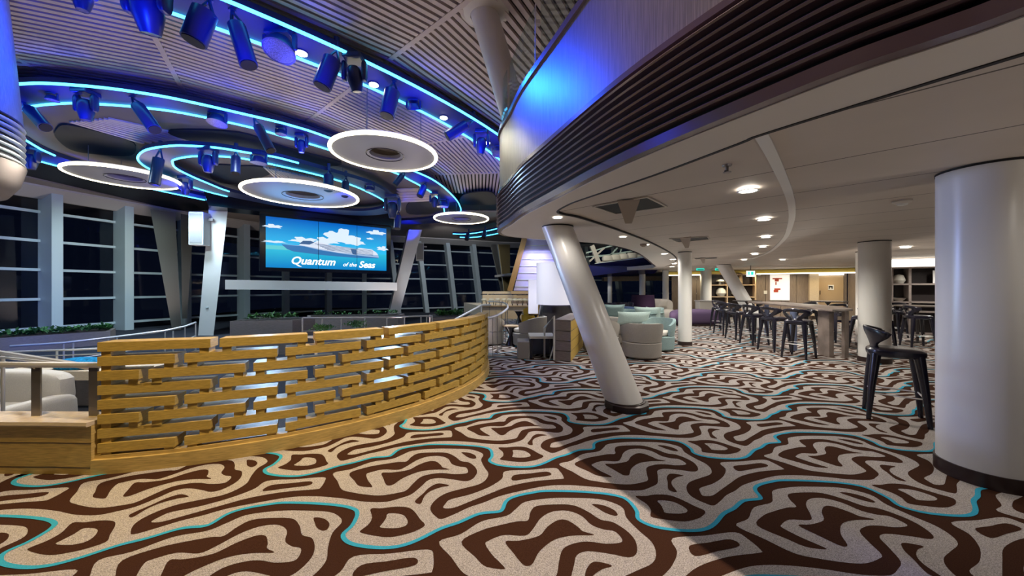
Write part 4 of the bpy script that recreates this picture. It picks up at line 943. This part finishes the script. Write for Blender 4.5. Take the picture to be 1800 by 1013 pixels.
sf = thing('curved_sofa', 'curved blue-grey sofa in front of the blue lounge chairs', 'sofa', (2.6, 13, 0))
m = MB(); m.sweep([tuple(p) for p in arc((2.9, 12.2), 1.9, 20, 160, 20)][::-1], [(0, .02), (0, .80), (-.2, .80), (-.2, .02)]); m.build('backrest', 'fab_blue', sf, smooth=True)
m = MB(); m.sweep([tuple(p) for p in arc((2.9, 12.2), 1.68, 22, 158, 20)][::-1], [(0, .03), (0, .42), (-.7, .42), (-.7, .03)]); m.build('seat', 'fab_teal', sf, smooth=True)
sf = thing('grey_sofa', 'low grey sofa with pale cushions behind the leaning column', 'sofa', (2.5, 9.7, 0))
MB().blob((2.15, 9.6, .25), (.8, .38, .22), 6, 24).build('seat', 'fab_grey', sf, smooth=True); MB().blob((2.15, 9.30, .52), (.8, .11, .24), 5, 24).build('backrest', 'fab_grey', sf, smooth=True)
for i, (x, y, z, w_, h_, rz, ti, mt, lb) in enumerate(((3.05, 9.0, .74, .85, .36, .05, .3, 'fab_pale_teal', 'pale wide cushion showing just above the grey tub armchair'), (3.65, 9.65, .80, .7, .42, -.3, .3, 'fab_pale_teal', 'pale teal cushion on the sofa at right, behind the wide one'), (4.1, 10.2, .72, .55, .5, -.9, .3, 'fab_pale_teal', 'pale teal cushion leaning in the sofa corner near the slim column'),
    (2.3, 9.9, .82, .6, .44, .1, .3, 'fab_teal', 'teal cushion close to the leaning column'), (2.9, 10.2, .84, .6, .42, 0, .3, 'fab_teal', 'teal cushion in the middle of the sofa group'), (2.2, 10.9, .86, .6, .4, .2, .3, 'fab_blue', 'blue cushion behind the teal ones near the leaning column'))):
    cushion(lb, x, y, z, w_, h_, rz, ti, mt)
wc = thing('wing_armchair', 'tall dark purple wing armchair between two white columns', 'armchair', (5.7, 15.5, 0))
m = MB(); m.blob((5.75, 15.6, .32), (.42, .40, .22), 4, 20); m.build('seat', 'fab_purple', wc, smooth=True)
m = MB(); m.sweep([tuple(p) for p in arc((5.75, 15.75), .45, 170, 370, 16)], [(0, .3), (.06, 1.18), (-.02, 1.2), (-.1, .3)]); m.build('back', 'fab_purple', wc, smooth=True)
m = MB()
for i, (x, y) in enumerate(((5.5, 15.3), (6.0, 15.3), (5.5, 15.9), (6.0, 15.9))): MB().cyl((x, y, 0), (x, y, .14), .02, n=8).build('leg', 'table_dark', wc)
def bluechair(label, x, y, a, mt='fab_blue', base='black_gloss', z=0, group='blue lounge chairs by the far windows', seat=.45, open_back=False):
    t = thing('lounge_chair', label, 'chair', (x, y, z), R(a), group=group)
    MB().blob((0, 0, seat), (.24, .24, .07), 3, 16).build('seat', mt, t, local=True, smooth=True)
    if open_back: MB().tube([(p[0], p[1], seat+.30) for p in arc((0, 0), .26, 80, 280, 12)], .035, 6).build('backrest', base, t, local=True, smooth=True)
    else: m = MB(); m.sweep([tuple(p) for p in arc((0, 0), .26, 100, 260, 10)], [(0, seat+.05), (-.03, seat+.42), (.03, seat+.42), (.05, seat+.05)]); m.build('backrest', base, t, local=True, smooth=True)
    for sx in (-1, 1):
        for sy in (-1, 1): MB().cyl((sx*.15, sy*.15, seat-.05), (sx*.21, sy*.21, 0), .018, n=6).build('leg', base, t, local=True)
    return t
bp = None
for i, (px, Z, lb) in enumerate(((1073, 15.0, 'blue lounge chair closest to the leaning column, far back'), (1090, 15.6, 'second blue lounge chair from the leaning column'), (1103, 15.3, 'third blue lounge chair from the leaning column'), (1116, 16.2, 'blue lounge chair next to the purple wing armchair'))):
    o = bluechair(lb, (px-900)/F*Z, Z, -90) if bp is None else copy_tree(bp)
    if bp is None: bp = o
    o['label'] = lb; o.location = ((px-900)/F*Z, Z, .05*0)
ms = thing('ottoman', 'rounded mauve ottoman behind the leftmost bar stools', 'ottoman', (7.4, 13.4, 0)); 
MB().blob((7.45, 14.6, .33), (.95, .55, .31), 3.5, 28).build('seat', 'fab_mauve', ms, smooth=True); MB().blob((7.45, 14.6, .03), (.8, .45, .04), 6, 20).build('plinth', 'skirting', ms)
ws = thing('white_sofa', 'white rounded sofa behind the slim white column', 'sofa', (6.6, 17, 0))
MB().blob((6.9, 17, .25), (.9, .45, .24), 5, 24).build('seat', 'fab_cream', ws, smooth=True); MB().blob((7.0, 17.4, .62), (.8, .16, .36), 3.5, 24).build('backrest', 'fab_cream', ws, smooth=True)
for i, (x, z, lb) in enumerate(((6.55, .72, 'white cushion on the left of the white sofa'), (7.15, .78, 'white cushion on the right of the white sofa'))): cushion(lb, x, 16.95, z, .5, .4, .2*i, .3, 'fab_cream', 'cushions on the white sofa')
tb = thing('side_box', 'tan cube table beside the slim white column', 'table', (4.6, 12, 0)); MB().box((4.75, 12.4, .38), (.42, .42, .56)).build('body', 'tan', tb, bevel=.02); MB().box((4.75, 12.4, .68), (.46, .46, .04)).build('top', 'oak_pale', tb)
ar = MB(); ar.blob((9.1, 17.2, .35), (.55, .4, .33), 4, 20); MBm = thing('white_cabinet', 'pale blue-white low cabinet by the column near the vase shelves', 'cabinet', (9.1, 17.2, 0)); MB().box((8.95, 16.6, .45), (.75, .4, .9)).build('body', 'fab_cream', MBm, bevel=.03); MB().box((8.95, 16.6, .91), (.8, .45, .03)).build('top', 'white_paint', MBm)

# sideboard, bench and handrail left of the leaning column
sb = thing('plank_partition', 'low boxy partition of grey and honey planks left of the leaning column', 'partition', (1.1, 7.5, 0))
q0, q1 = FL(976, 634), FL(1003, 637); q2 = Vector((q1.x+.62, q1.y+1.9, 0)); q3 = q0+(q2-q1)
for k in range(4):
    m = MB(); m.prism([tuple(p.xy) for p in (q0, q1, q2, q3)], .012+k*.205, .205+k*.205); m.build('plank_course', ['ash_grey'], sb)
    m = MB(); o = (q1-q0).normalized()*.004; m.add([q1+o+Vector((0, 0, .012+k*.205)), q2+o+Vector((0, 0, .012+k*.205)), q2+o+Vector((0, 0, .205+k*.205)), q1+o+Vector((0, 0, .205+k*.205))], [(0, 1, 2, 3)]); m.build('honey_face', 'oak', sb)
m = MB(); m.prism([tuple(p.xy) for p in (q0, q1, q2, q3)], .825, .85); m.build('top', 'ash_grey', sb)
bn = thing('service_table', 'dark-framed low table with white top left of the plank partition', 'table', (.55, 7.6, 0))
p0 = FL(934, 632); MB().box((.64, 7.85, .455), (.54, .6, .05)).build('top', 'seat_white', bn); MB().box((.41, 7.85, .215), (.05, .6, .43)).build('side', 'black_gloss', bn); MB().box((.64, 8.1, .22), (.42, .05, .42)).build('back', 'table_blue', bn)
MB().box((.88, 7.85, .215), (.05, .6, .43)).build('side', 'black_gloss', bn)
MB_ = thing('upholstered_stool', 'small brown-grey upholstered block beside the white-topped table', 'stool', (.25, 7.8, 0)); MB().box((.24, 7.75, .19), (.26, .5, .37)).build('body', 'fab_grey', MB_, bevel=.02)
h0, h1, h2, h3 = P(974, 633, 7.35), P(974, 556, 7.35), P(957, 576, 7.7), P(957, 628, 7.7)
rail_thing('handrail', 'short bent steel handrail in front of the plank partition', [([h3, h2, h1, h0], .022), ([P(974, 606, 7.35), P(966, 633, 7.4)], .014)], [(h0, h0+Vector((0, 0, .03)))])

# curved guard rail round the stair opening, right of the screen
g = [(856, 560, 7.3), (866, 557.5, 7.7), (877, 553, 8.3), (887, 547, 9.3), (892.5, 541, 10.8), (891, 535.5, 12.9), (884, 532.3, 14.6), (872, 530.8, 15.8), (858, 530.2, 16.5)]
g = spline([P(*q) for q in g], 4); gr = thing('guard_rail', 'curved steel guard rail with many posts around the stair opening', 'railing', (*g[0].xy, 0))
MB().tube(g, .028, 8).build('rail', 'steel', gr, smooth=True)
for k in range(1, len(g), 3):
    p = g[k]; MB().bar((p.x, p.y, 0), (p.x, p.y, p.z), .03, .012).build('post', 'steel_dull', gr)
g2 = spline([P(*q) for q in ((826, 566, 6.6), (836, 568, 6.5), (844, 575, 6.3), (843, 584, 6.2), (836, 590, 6.1))], 4)
rail_thing('guard_rail', 'pale hooked rail end just behind the right end of the slatted screen', [(g2, .03), ([P(800, 567, 7.4), P(826, 566, 6.6)], .02)], [(g2[8], (g2[8].x, g2[8].y, -.7)), (g2[2], (g2[2].x, g2[2].y, -.7))])
s1_, s2_ = P(785, 570, 8.6), P(846, 537, 11.5)
rail_thing('stair_rail', 'straight sloping stair handrail rising to the far terrace', [([s1_, s2_, P(862, 536.5, 12)], .03), ([P(790, 574, 8.6), P(822, 560, 9.8), P(830, 561, 9.8)], .02)], [(s2_, (s2_.x, s2_.y, -.7)), (P(808, 557.5, 9.6), (P(808, 557.5, 9.6).x, 9.6, -.7))])
r3 = [P(532, 559, 9.5), P(600, 559, 9.9), P(680, 558, 10.6), P(740, 556, 11.4), P(760, 556, 11.8)]
rail_thing('guard_rail', 'thin steel guard rail running behind the middle of the slatted screen', [(r3, .022), ([p-Vector((0, 0, .35)) for p in r3], .008)], [(p, (p.x, p.y, -.7)) for p in r3]+[(p+(q-p)*.5, ((p.x+q.x)/2, (p.y+q.y)/2, -.7)) for p, q in zip(r3, r3[1:])])

# ---------------------------------------------------------------- planters and plants
def foliage(parent, pts_, s=.09, n=60, seed=1, h=.25):
    rr = random.Random(seed); m = MB()
    for k in range(n):
        a = rr.choice(pts_); b = rr.choice(pts_); p = Vector(a)+(Vector(b)-Vector(a))*rr.random(); p.x += rr.uniform(-.12, .12); p.y += rr.uniform(-.12, .12)
        d = Vector((rr.uniform(-1, 1), rr.uniform(-1, 1), rr.uniform(.2, 1.3))).normalized(); L = s*rr.uniform(1, 2.2); sd = d.cross(Vector((0, 0, 1))).normalized()*s*.32; p.z += rr.random()*h*.5
        m.add([p, p+d*L*.5+sd, p+d*L-Vector((0, 0, L*.25)), p+d*L*.5-sd], [(0, 1, 2), (0, 2, 3)])
    return m.build('foliage', 'leaf', parent)
def planter(label, pp, z0, z1, fol, seed, fn=120, s=.1):
    t = thing('planter', label, 'planter', (*pp[0], z0)); m = MB(); m.prism(pp, z0, z1); m.build('box', 'ash_grey', t)
    c = Vector((sum(p[0] for p in pp)/len(pp), sum(p[1] for p in pp)/len(pp))); m = MB(); m.prism([tuple(c+(Vector(p)-c)*.93) for p in pp], z1, z1+.015); m.build('soil', 'soil', t)
    foliage(t, fol, s, fn, seed); return t
A_, B2 = P(-120, 604, 11), P(194, 582, 14)
planter('long grey wooden planter with low greenery under the far left windows', [(A_.x, A_.y), (B2.x, B2.y), (B2.x-.9, B2.y+1.0), (A_.x-.9, A_.y+1.0)], -.7, P(194, 582, 14).z, [(A_.x-.2, A_.y+.2, -.18), (B2.x-.4, B2.y+.2, -.16), ((A_.x+B2.x)/2-.4, (A_.y+B2.y)/2+.3, -.17)], 3, 420, .16)
q = P(404, 571, 11.5); q2_ = P(514, 562, 11.9)
planter('grey wooden planter box with plants below the video wall', [(q.x, q.y), (q2_.x, q2_.y), (q2_.x+.1, q2_.y+1.2), (q.x-.3, q.y+1.7)], -.7, q2_.z-.02, [(q.x+.2, q.y+.7, .42), (q2_.x-.3, q2_.y+.5, .46), (q2_.x-.9, q2_.y+.3, .46)], 5, 160, .11)
q = P(530, 577, 12.5); q2_ = P(690, 566, 14)
planter('low grey planter with tiny lights in front of the dark windows', [(P(540, 560, 16).x, 16), (P(700, 558, 17).x, 17), (P(700, 558, 17).x, 18), (P(540, 560, 17).x, 17)], -.7, P(620, 556, 16.5).z, [(P(560, 556, 16.4).x, 16.4, .25), (P(690, 556, 17).x, 17.2, .25)], 9, 130, .12)
q = P(757, 559, 12); q2_ = P(822, 558, 12.5)
planter('pale planter with bright green plants behind the right part of the screen', [(q.x, q.y), (q2_.x, q2_.y), (q2_.x, q2_.y+1.5), (q.x-.4, q.y+1.5)], -.7, P(790, 556, 12.8).z, [(q.x+.2, 12.8, .5), (q2_.x-.4, 13, .5)], 11, 220, .12)
for px, py, Z, lb, sd in ((570, 578, 6.3, 'small bright green shrub just above the top of the screen, left of its twin', 21), (624, 571, 6.6, 'small bright green shrub just above the top of the screen, right of its twin', 22)):
    c = P(px, py, Z); t = thing('shrub', lb, 'plant', (c.x, c.y, c.z-.12), group='shrubs behind the screen'); rr = random.Random(sd)
    foliage(t, [(c.x+rr.uniform(-.10, .10), c.y+rr.uniform(-.1, .1), c.z-.08+rr.uniform(0, .10)) for _ in range(14)], .045, 190, sd, .1)
    m = MB(); m.lathe([(.0, -.7), (.12, -.7), (.16, c.z-.1), (0, c.z-.1)], (c.x, c.y, 0), 20); m.build('pot', 'seat_white', t)
# pale desk behind the screen
dk_ = thing('curved_desk', 'white curved desk top seen through and above the slatted screen', 'desk', (-2.9, 6.4, -.7))
m = MB(); pp = [P(540, 583, 6.0), P(632, 575, 6.3), P(760, 574, 6.6), P(760, 580, 5.9), P(640, 584, 5.6)]; m.prism([(p.x, p.y) for p in pp], .66, .70); m.build('desk_top', 'seat_white', dk_)
m = MB(); m.prism([(pp[0].x+.2, 6.1), (pp[2].x-.2, 6.4), (pp[2].x-.2, 6.2), (pp[0].x+.2, 5.95)], -.7, .66); m.build('desk_front', 'fab_blue', dk_)

# sunken seating at far left
sz = thing('pit_sofa', 'long cream sofa in the sunken area behind the steel rail', 'sofa', (-6.8, 4.6, -.7))
MB().blob((-8.4, 4.9, -.42), (1.7, .5, .26), 8, 24).build('seat', 'fab_cream', sz, smooth=True); MB().blob((-8.4, 5.35, -.08), (1.8, .14, .36), 6, 24).build('backrest', 'fab_cream', sz, smooth=True); MB().blob((-6.65, 4.95, -.36), (.10, .5, .30), 5, 20).build('arm', 'fab_cream', sz, smooth=True)
o = MB().blob((0, 0, 0), (.42, .25, .12), 2.2, 24).build('cushion', 'fab_turq', None, smooth=True); o.location = P(142, 640, 6.6); tag(o, 'turquoise blue cushion at the left end of the slatted screen', 'cushion')
t = thing('bench', 'pale bench under the turquoise cushion', 'bench', (-7.6, 6.7, -.7)); p = P(150, 652, 6.6); MB().box((p.x, p.y+.1, p.z-.02), (2.4, .8, .16)).build('seat', 'oak_pale', t); MB().box((p.x, p.y+.3, (p.z-.1-.7)/2), (2.2, .4, p.z-.1+.7)).build('base', 'ash_grey', t)
def hourglass(label, x, y, z, h, group, r=.17, mt='black_gloss', top='seat_white'):
    t = thing('hourglass_table', label, 'side table', (x, y, z), group=group)
    MB().lathe([(r*.85, 0), (r*.8, .03), (r*.3, h*.45), (r*.28, h*.55), (r, h*.93), (r, h*.95)], n=20).build('pedestal', mt, t, local=True, smooth=True)
    MB().lathe([(0, h*.95), (r*1.25, h*.95), (r*1.25, h), (0, h)], n=24).build('tabletop', top, t, local=True); return t
hourglass('black hourglass side table in the sunken area behind the steel rail', P(137, 690, 7.0).x, 7.0, -.7, .50, 'hourglass side tables', .24, top='table_dark')
hourglass('black hourglass side table near the grey armchair facing left', FL(898, 607).x, FL(898, 607).y, 0, .52, 'hourglass side tables', .17, top='tan')
hourglass('taller-looking black hourglass side table behind, near the yellow chair', FL(912, 569).x, FL(912, 569).y, 0, .55, 'hourglass side tables', .17, top='tan')
tub('yellow tub chair beyond the grey armchair', FL(931, 569).x, FL(931, 569).y, 150, 'yellow', .85)
round_table('low black round table beside the yellow tub chair', FL(942, 572).x, FL(942, 572).y, .3, .45)
tub('small white tub armchair seen between screen rail and hourglass table', FL(866, 600).x+.0, 9.6, 60, 'fab_cream', .8, z=-.0)

# drum lamp shade on dark column
c = P(978, 500, 11.2); t = thing('drum_lamp', 'big white drum lampshade over a dark counter, left of the leaning column', 'lamp', (c.x, c.y, 0))
MB().lathe([(.62, P(0, 535, 11.2).z), (.62, P(0, 463, 11.2).z), (.60, P(0, 463, 11.2).z), (.60, P(0, 535, 11.2).z), (.62, P(0, 535, 11.2).z)], (c.x, c.y, 0), 48).build('shade', 'shade_white', t, smooth=True)
MB().lathe([(.0, .0), (.55, .0), (.55, .72), (.50, .98), (.0, .98)], (c.x, c.y, 0), 40).build('pedestal', 'table_dark', t, smooth=True)
MB().box((c.x-.70, c.y+.5, 1.22), (.30, .3, 1.1)).build('side_shade', 'shade_white', t)
# far counter with chairs
tc_ = thing('terrace_counter', 'long pale wood terrace front carrying a row of small black chairs', 'counter', (-.5, 17.6, 0))
e0, e1 = P(848, 560, 17.6), P(952, 560, 17.4); MB().prism([(e0.x, e0.y), (e1.x, e1.y), (e1.x, 22), (e0.x-1.5, 22)], 0, .60).build('platform', 'oak_pale', tc_); MB().bar((e0.x, e0.y-.03, .62), (e1.x, e1.y-.03, .62), .12, .05).build('edge', 'tan', tc_)
bw = thing('lit_backwall', 'warm yellow-lit low wall behind the row of black chairs', 'wall', (-.5, 21.5, .6)); e0, e1 = P(848, 520, 21), P(965, 520, 21); MB().bar((e0.x, e0.y, .95), (e1.x, e1.y, .95), .1, .7).build('panel', 'cove_soft' if 'cove_soft' in M else 'oak_pale', bw)
bp2 = None
for i, px in enumerate((851, 864, 875, 886, 896, 905, 914, 923, 932)):
    x = (px-900)/F*18.6; lb = 'small black chair with white seat on the far terrace, number %s from the curved rail' % ('first second third fourth fifth sixth seventh eighth ninth'.split()[i])
    lb = '%s of the small black chairs along the far terrace, from the video wall side' % ('first second third fourth fifth sixth seventh eighth ninth'.split()[i])
    if bp2 is None: bp2 = bluechair(lb, x, 18.6, -90, 'seat_white', 'black_gloss', .6, 'black chairs on the far terrace', .30, True); o = bp2
    else: o = copy_tree(bp2); o['label'] = lb
    o.location = (x, 18.6, .6); o.scale = (.6, .6, .95)
# purple washed tile wall
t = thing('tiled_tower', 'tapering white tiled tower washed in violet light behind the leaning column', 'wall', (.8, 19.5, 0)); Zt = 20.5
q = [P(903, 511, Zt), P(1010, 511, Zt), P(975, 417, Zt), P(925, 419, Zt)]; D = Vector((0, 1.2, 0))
m = MB(); m.add(q+[p+D for p in q], [(0, 1, 2, 3), (7, 6, 5, 4), (0, 4, 5, 1), (1, 5, 6, 2), (2, 6, 7, 3), (3, 7, 4, 0)]); m.build('body', 'violet_lit_tile', t)
for k in range(7):
    y = 432+k*12; w_ = (y-419)/92; a = P(925-22*w_, y, Zt-.02); b = P(975+35*w_, y, Zt-.02); MB().bar(a, b, .03, .035).build('tile_joint', 'frame_grey', t)
m = MB(); m.bar(P(896, 512, Zt-.1), P(922, 419, Zt-.1), .22, .3); m.build('side_frame', 'brass_brown', t)
for k, px in enumerate((930, 945, 960)): lamp('SPOT', 'tower_wash', P(px, 424, Zt-1.2), 160, (.55, .50, 1), .05, P(px, 470, Zt), 70, .8)
bs = thing('tower_base', 'yellow-lit base under the violet-lit tiled tower', 'wall', (.8, 19.4, .6)); MB().bar(P(898, 514.5, Zt-.3), P(1010, 514.5, Zt-.3), .3, .16).build('panel', 'tan', bs)

# far upper terrace seen under the balcony: navy fascia, rail
n_ = thing('far_balcony', 'dark navy glossy balcony front far behind the leaning column', 'balcony front', P(1100, 480, 21))
q = [P(1030, 487, 20), P(1062, 487, 20), P(1150, 481, 19), P(1161, 470, 18), P(1138, 452, 17.6), P(1030, 466, 20)]; D = Vector((0, 1.0, 0)); tri = tessellate_polygon([[Vector((p.x, p.z, 0)) for p in q]]); nq = len(q)
m = MB(); m.add(q+[p+D for p in q], [tuple(k) for k in tri]+[tuple(i+nq for i in k)[::-1] for k in tri]+[(i, (i+1) % nq, (i+1) % nq+nq, i+nq) for i in range(nq)]); m.build('panel', 'navy_panel', n_)
MB().lathe([(0, 0), (.14, 0), (.1, .12), (0, .14)], P(1073, 473, 19.6), 12).build('dome_light', 'seat_white', n_)
MB().bar(P(1046, 464, 19.9), P(1135, 452, 17.5), .05).build('top_edge', 'frame_grey', n_)
t = thing('far_railing', 'tangled-looking pale rail and stair structure above the navy balcony front', 'railing', P(1060, 455, 22))
for a, b, w_ in (((1040, 432), (1052, 462), .25), ((1030, 445), (1090, 428), .08), ((1036, 460), (1062, 436), .1), ((1060, 462), (1085, 436), .08), ((1055, 462), (1130, 448), .12), ((1048, 452), (1120, 440), .08), ((1085, 460), (1092, 438), .06), ((1030, 452), (1100, 445), .06), ((1070, 458), (1140, 450), .08)):
    MB().bar(P(*a, 21.5), P(*b, 21.5), w_).build('bar', 'fab_pale_teal' if w_ < .1 else 'fab_cream', t)
for i, px in enumerate((1068, 1082, 1096, 1110)):
    c = P(px, 455-(i*1.6), 20.6); o = MB().blob(c, (.32, .25, .2), 3, 12).build('seat_back', 'fab_cream', t, smooth=True)
# ledge under far balcony
tag(MB().bar(P(1060, 491, 24), P(1200, 489, 24), .6, .3).build('trim_4', 'oak_pale'), kind='structure')

# ---------------------------------------------------------------- wall fittings
def on_far(px, y, out=.08):
    k = (px-900)/F; t = (k*20.2-9.0)/(6.6+k*3.6); return Vector((9.0+6.6*t, 20.2-3.6*t, 0)), k
FD = Vector((6.6, -3.6, 0)).normalized(); FN = Vector((-3.6, -6.6, 0)).normalized()
def fp(px, py, off=.1):
    c, k = on_far(px, py); c = c+FN*off; return Vector((c.x, c.y, EYE+(HZ-py)/F*c.y))
def fpanel(name, px0, px1, py0, py1, off, th, mt, parent=None):
    a, b, c, d = fp(px0, py1, off), fp(px1, py1, off), fp(px1, py0, off), fp(px0, py0, off)
    a, b = a.copy(), b.copy(); zt, zl = (c.z+d.z)/2, (a.z+b.z)/2
    m = MB(); m.bar(((a.x), a.y, (zt+zl)/2), (b.x, b.y, (zt+zl)/2), th, zt-zl); return m.build(name, mt, parent)
t = thing('wall_art', 'white lit picture with two rust-red shapes on the wood wall', 'picture', fp(1366, 505)); fpanel('panel', 1353, 1387, 483, 528, .12, .06, 'art_white', t)
for (x0, x1, y0, y1) in ((1357, 1374, 489, 491), (1361, 1368, 490, 495), (1360, 1371, 507, 510), (1359, 1367, 510, 514), (1362, 1364, 496, 501)): fpanel('red_mark', x0, x1, y0, y1, .16, .02, 'art_red', t)
t = thing('timber_door', 'pale timber door with small notice, far wall right of the picture', 'door', fp(1458, 510)); fpanel('leaf', 1437, 1481, 485, 552, .10, .06, 'tan', t)
fpanel('header_light', 1436, 1481, 478.5, 484, .16, .1, 'cove_glow', t); fpanel('notice', 1454, 1464, 501, 510, .15, .02, 'paper', t)
fpanel('notice_symbol', 1455, 1456.6, 503, 508, .17, .02, 'gap_black', t); fpanel('notice_symbol', 1460, 1461.6, 503, 508, .17, .02, 'gap_black', t); fpanel('notice_symbol', 1455, 1461.6, 503, 505, .17, .02, 'gap_black', t)
fpanel('handle', 1439.5, 1440.6, 511, 518, .15, .04, 'table_dark', t)
tag(fpanel('pilaster', 1420, 1436, 479, 555, .22, .28, 'oak_pale'), 'cream pilaster left of the timber door', 'pilaster')
tag(fpanel('wall_switch', 1342, 1348, 511, 517, .1, .03, 'white_paint'), 'small white switch plate left of the red and white picture', 'switch')
c = fp(1334, 482, .12); tag(MB().lathe([(0, 0), (.09, 0), (.09, .04), (0, .05)], m=Matrix.Translation(c) @ FN.to_track_quat('Z', 'Y').to_matrix().to_4x4(), n=20).build('wall_speaker', 'white_paint'), 'round white wall speaker beside the green exit sign', 'speaker')
t = thing('exit_sign', 'glowing green and white emergency exit sign hung from the low ceiling', 'sign', P(1319, 481, 15)); a = P(1312.5, 476.5, 15); b = P(1326.5, 486.5, 15)
MB().box((a+b)/2, (b.x-a.x, .05, a.z-b.z)).build('box', 'sign_white', t); 
MB().box((a+b)/2+Vector((-.01, -.03, .02)), ((b.x-a.x)*.62, .01, (a.z-b.z)*.55)).build('pictogram_field', 'sign_green', t)
MB().box((a+b)/2+Vector((-.04, -.04, .02)), (.05, .01, .12)).build('pictogram', 'sign_white', t); MB().cyl(((a+b)/2).to_tuple()[:2]+(a.z,), ((a+b)/2).to_tuple()[:2]+(2.45,), .015, n=6).build('rod', 'steel_dull', t)
for px, lb in ((1231, 'green sign hanging left, next to the slim far column'), (1264, 'green sign hanging left of the leaning column')):
    c = P(px, 472.5, 17); t = thing('hanging_sign', lb, 'sign', c, group='green hanging signs'); MB().box(c, (.36, .04, .17)).build('panel', 'sign_green', t); MB().box(c+Vector((0, -.03, -.045)), (.3, .01, .035)).build('lettering_bar', 'gap_black', t); MB().cyl(c+Vector((0, 0, .085)), (c.x, c.y, 2.45), .012, n=6).build('rod', 'steel_dull', t)
# bookcase with ornaments left of leaning column
def shelfunit(name, label, org, ux, w_, z1, cols, shelves, dep, mt, back, z0=0):
    """org: left front foot, ux: direction along the front"""
    t = thing(name, label, 'bookcase', org); ux = Vector(ux).normalized(); n2 = Vector((-ux.y, ux.x, 0)); o = Vector(org)
    MB().bar(o+n2*dep+Vector((0, 0, (z0+z1)/2)), o+ux*w_+n2*dep+Vector((0, 0, (z0+z1)/2)), .03, z1-z0).build('back_panel', back, t)
    for c_ in cols: p = o+ux*w_*c_+n2*dep/2; MB().bar(p-n2*dep/2+Vector((0, 0, (z0+z1)/2)), p+n2*dep/2+Vector((0, 0, (z0+z1)/2)), .06, z1-z0).build('upright', mt, t)
    for z in shelves: MB().bar(o+n2*dep/2+Vector((0, 0, z)), o+ux*w_+n2*dep/2+Vector((0, 0, z)), dep, .05).build('shelf', mt, t)
    return t, lambda u, z, f=.4: o+ux*w_*u+n2*dep*f+Vector((0, 0, z))
t, sp_ = shelfunit('bookcase', 'open shelf unit with vases and a mushroom ornament by the far leaning column', (10.05, 18.4, 0), (1, -.35, 0), 2.1, 2.25, (.0, .42, .72, 1), (.3, 1.05, 1.65, 2.2), .4, 'tan', 'table_dark')
def vase(label, p, prof, mt='seat_white', group=None):
    o = MB().lathe(prof, n=20).build('vase', mt, None, smooth=True); o.location = p; return tag(o, label, 'ornament', group)
vase('big white vase on the low shelf beside the column', sp_(.3, 1.08), [(0, 0), (.14, 0), (.24, .15), (.20, .32), (.1, .42), (.0, .42)])
vase('white globe ornament on the shelf near the leaning column', sp_(.62, 1.08), [(0, 0), (.08, 0), (.2, .14), (.2, .22), (.1, .34), (0, .36)])
vase('white mushroom ornament on the upper shelf', sp_(.28, 1.68), [(0, 0), (.06, 0), (.05, .14), (.2, .16), (.14, .24), (0, .27)])
vase('small white cup beside the mushroom ornament', sp_(.5, 1.68), [(0, 0), (.06, 0), (.08, .14), (0, .14)])
# dark shelf wall at right
q = FL(1583, 640); oo = P(1582, 560, 11.5); 
t, sr = shelfunit('bookcase', 'dark wood shelf wall with glowing cove, right of the column behind the stool', (12.3, 11.6, 0), (1, -.62, 0), 3.4, 2.15, (0, .12, .34, .62, 1), (.05, .75, 1.05, 1.62, 2.15), .42, 'ash_grey', 'table_dark')
MB().bar(sr(0, 2.30, .1), sr(1, 2.30, .1), .12, .24).build('cove_panel', 'cove_glow', t)
vase('white teapot-like vase on the left shelf of the dark shelf wall', sr(.06, 1.65), [(0, 0), (.1, 0), (.16, .1), (.1, .26), (0, .3)]); vase('white round vase next to the thick column on the dark shelf wall', sr(.52, 1.65), [(0, 0), (.08, 0), (.14, .12), (.08, .22), (0, .22)])
o = thing('booklet', 'white booklet with grey title standing on the dark shelf wall', 'book', sr(.32, 1.65)); p = sr(.27, 1.65, .15); p2 = sr(.40, 1.65, .15); MB().bar(p+Vector((0, 0, .2)), p2+Vector((0, 0, .2)), .02, .4).build('cover', 'paper', o); MB().bar(sr(.30, 1.82, .08), sr(.37, 1.82, .08), .01, .03).build('title', 'frame_grey', o)
vase('pale bowl on the lower left shelf of the dark shelf wall', sr(.06, 1.08), [(0, 0), (.08, 0), (.18, .1), (.17, .1), (0, .03)])
tag(MB().bar(sr(.36, 1.0, .2), sr(.60, 1.0, .2), .04, .62).build('wall_panel', 'art_white'), 'cream lit panel in the lower shelf wall', 'panel')
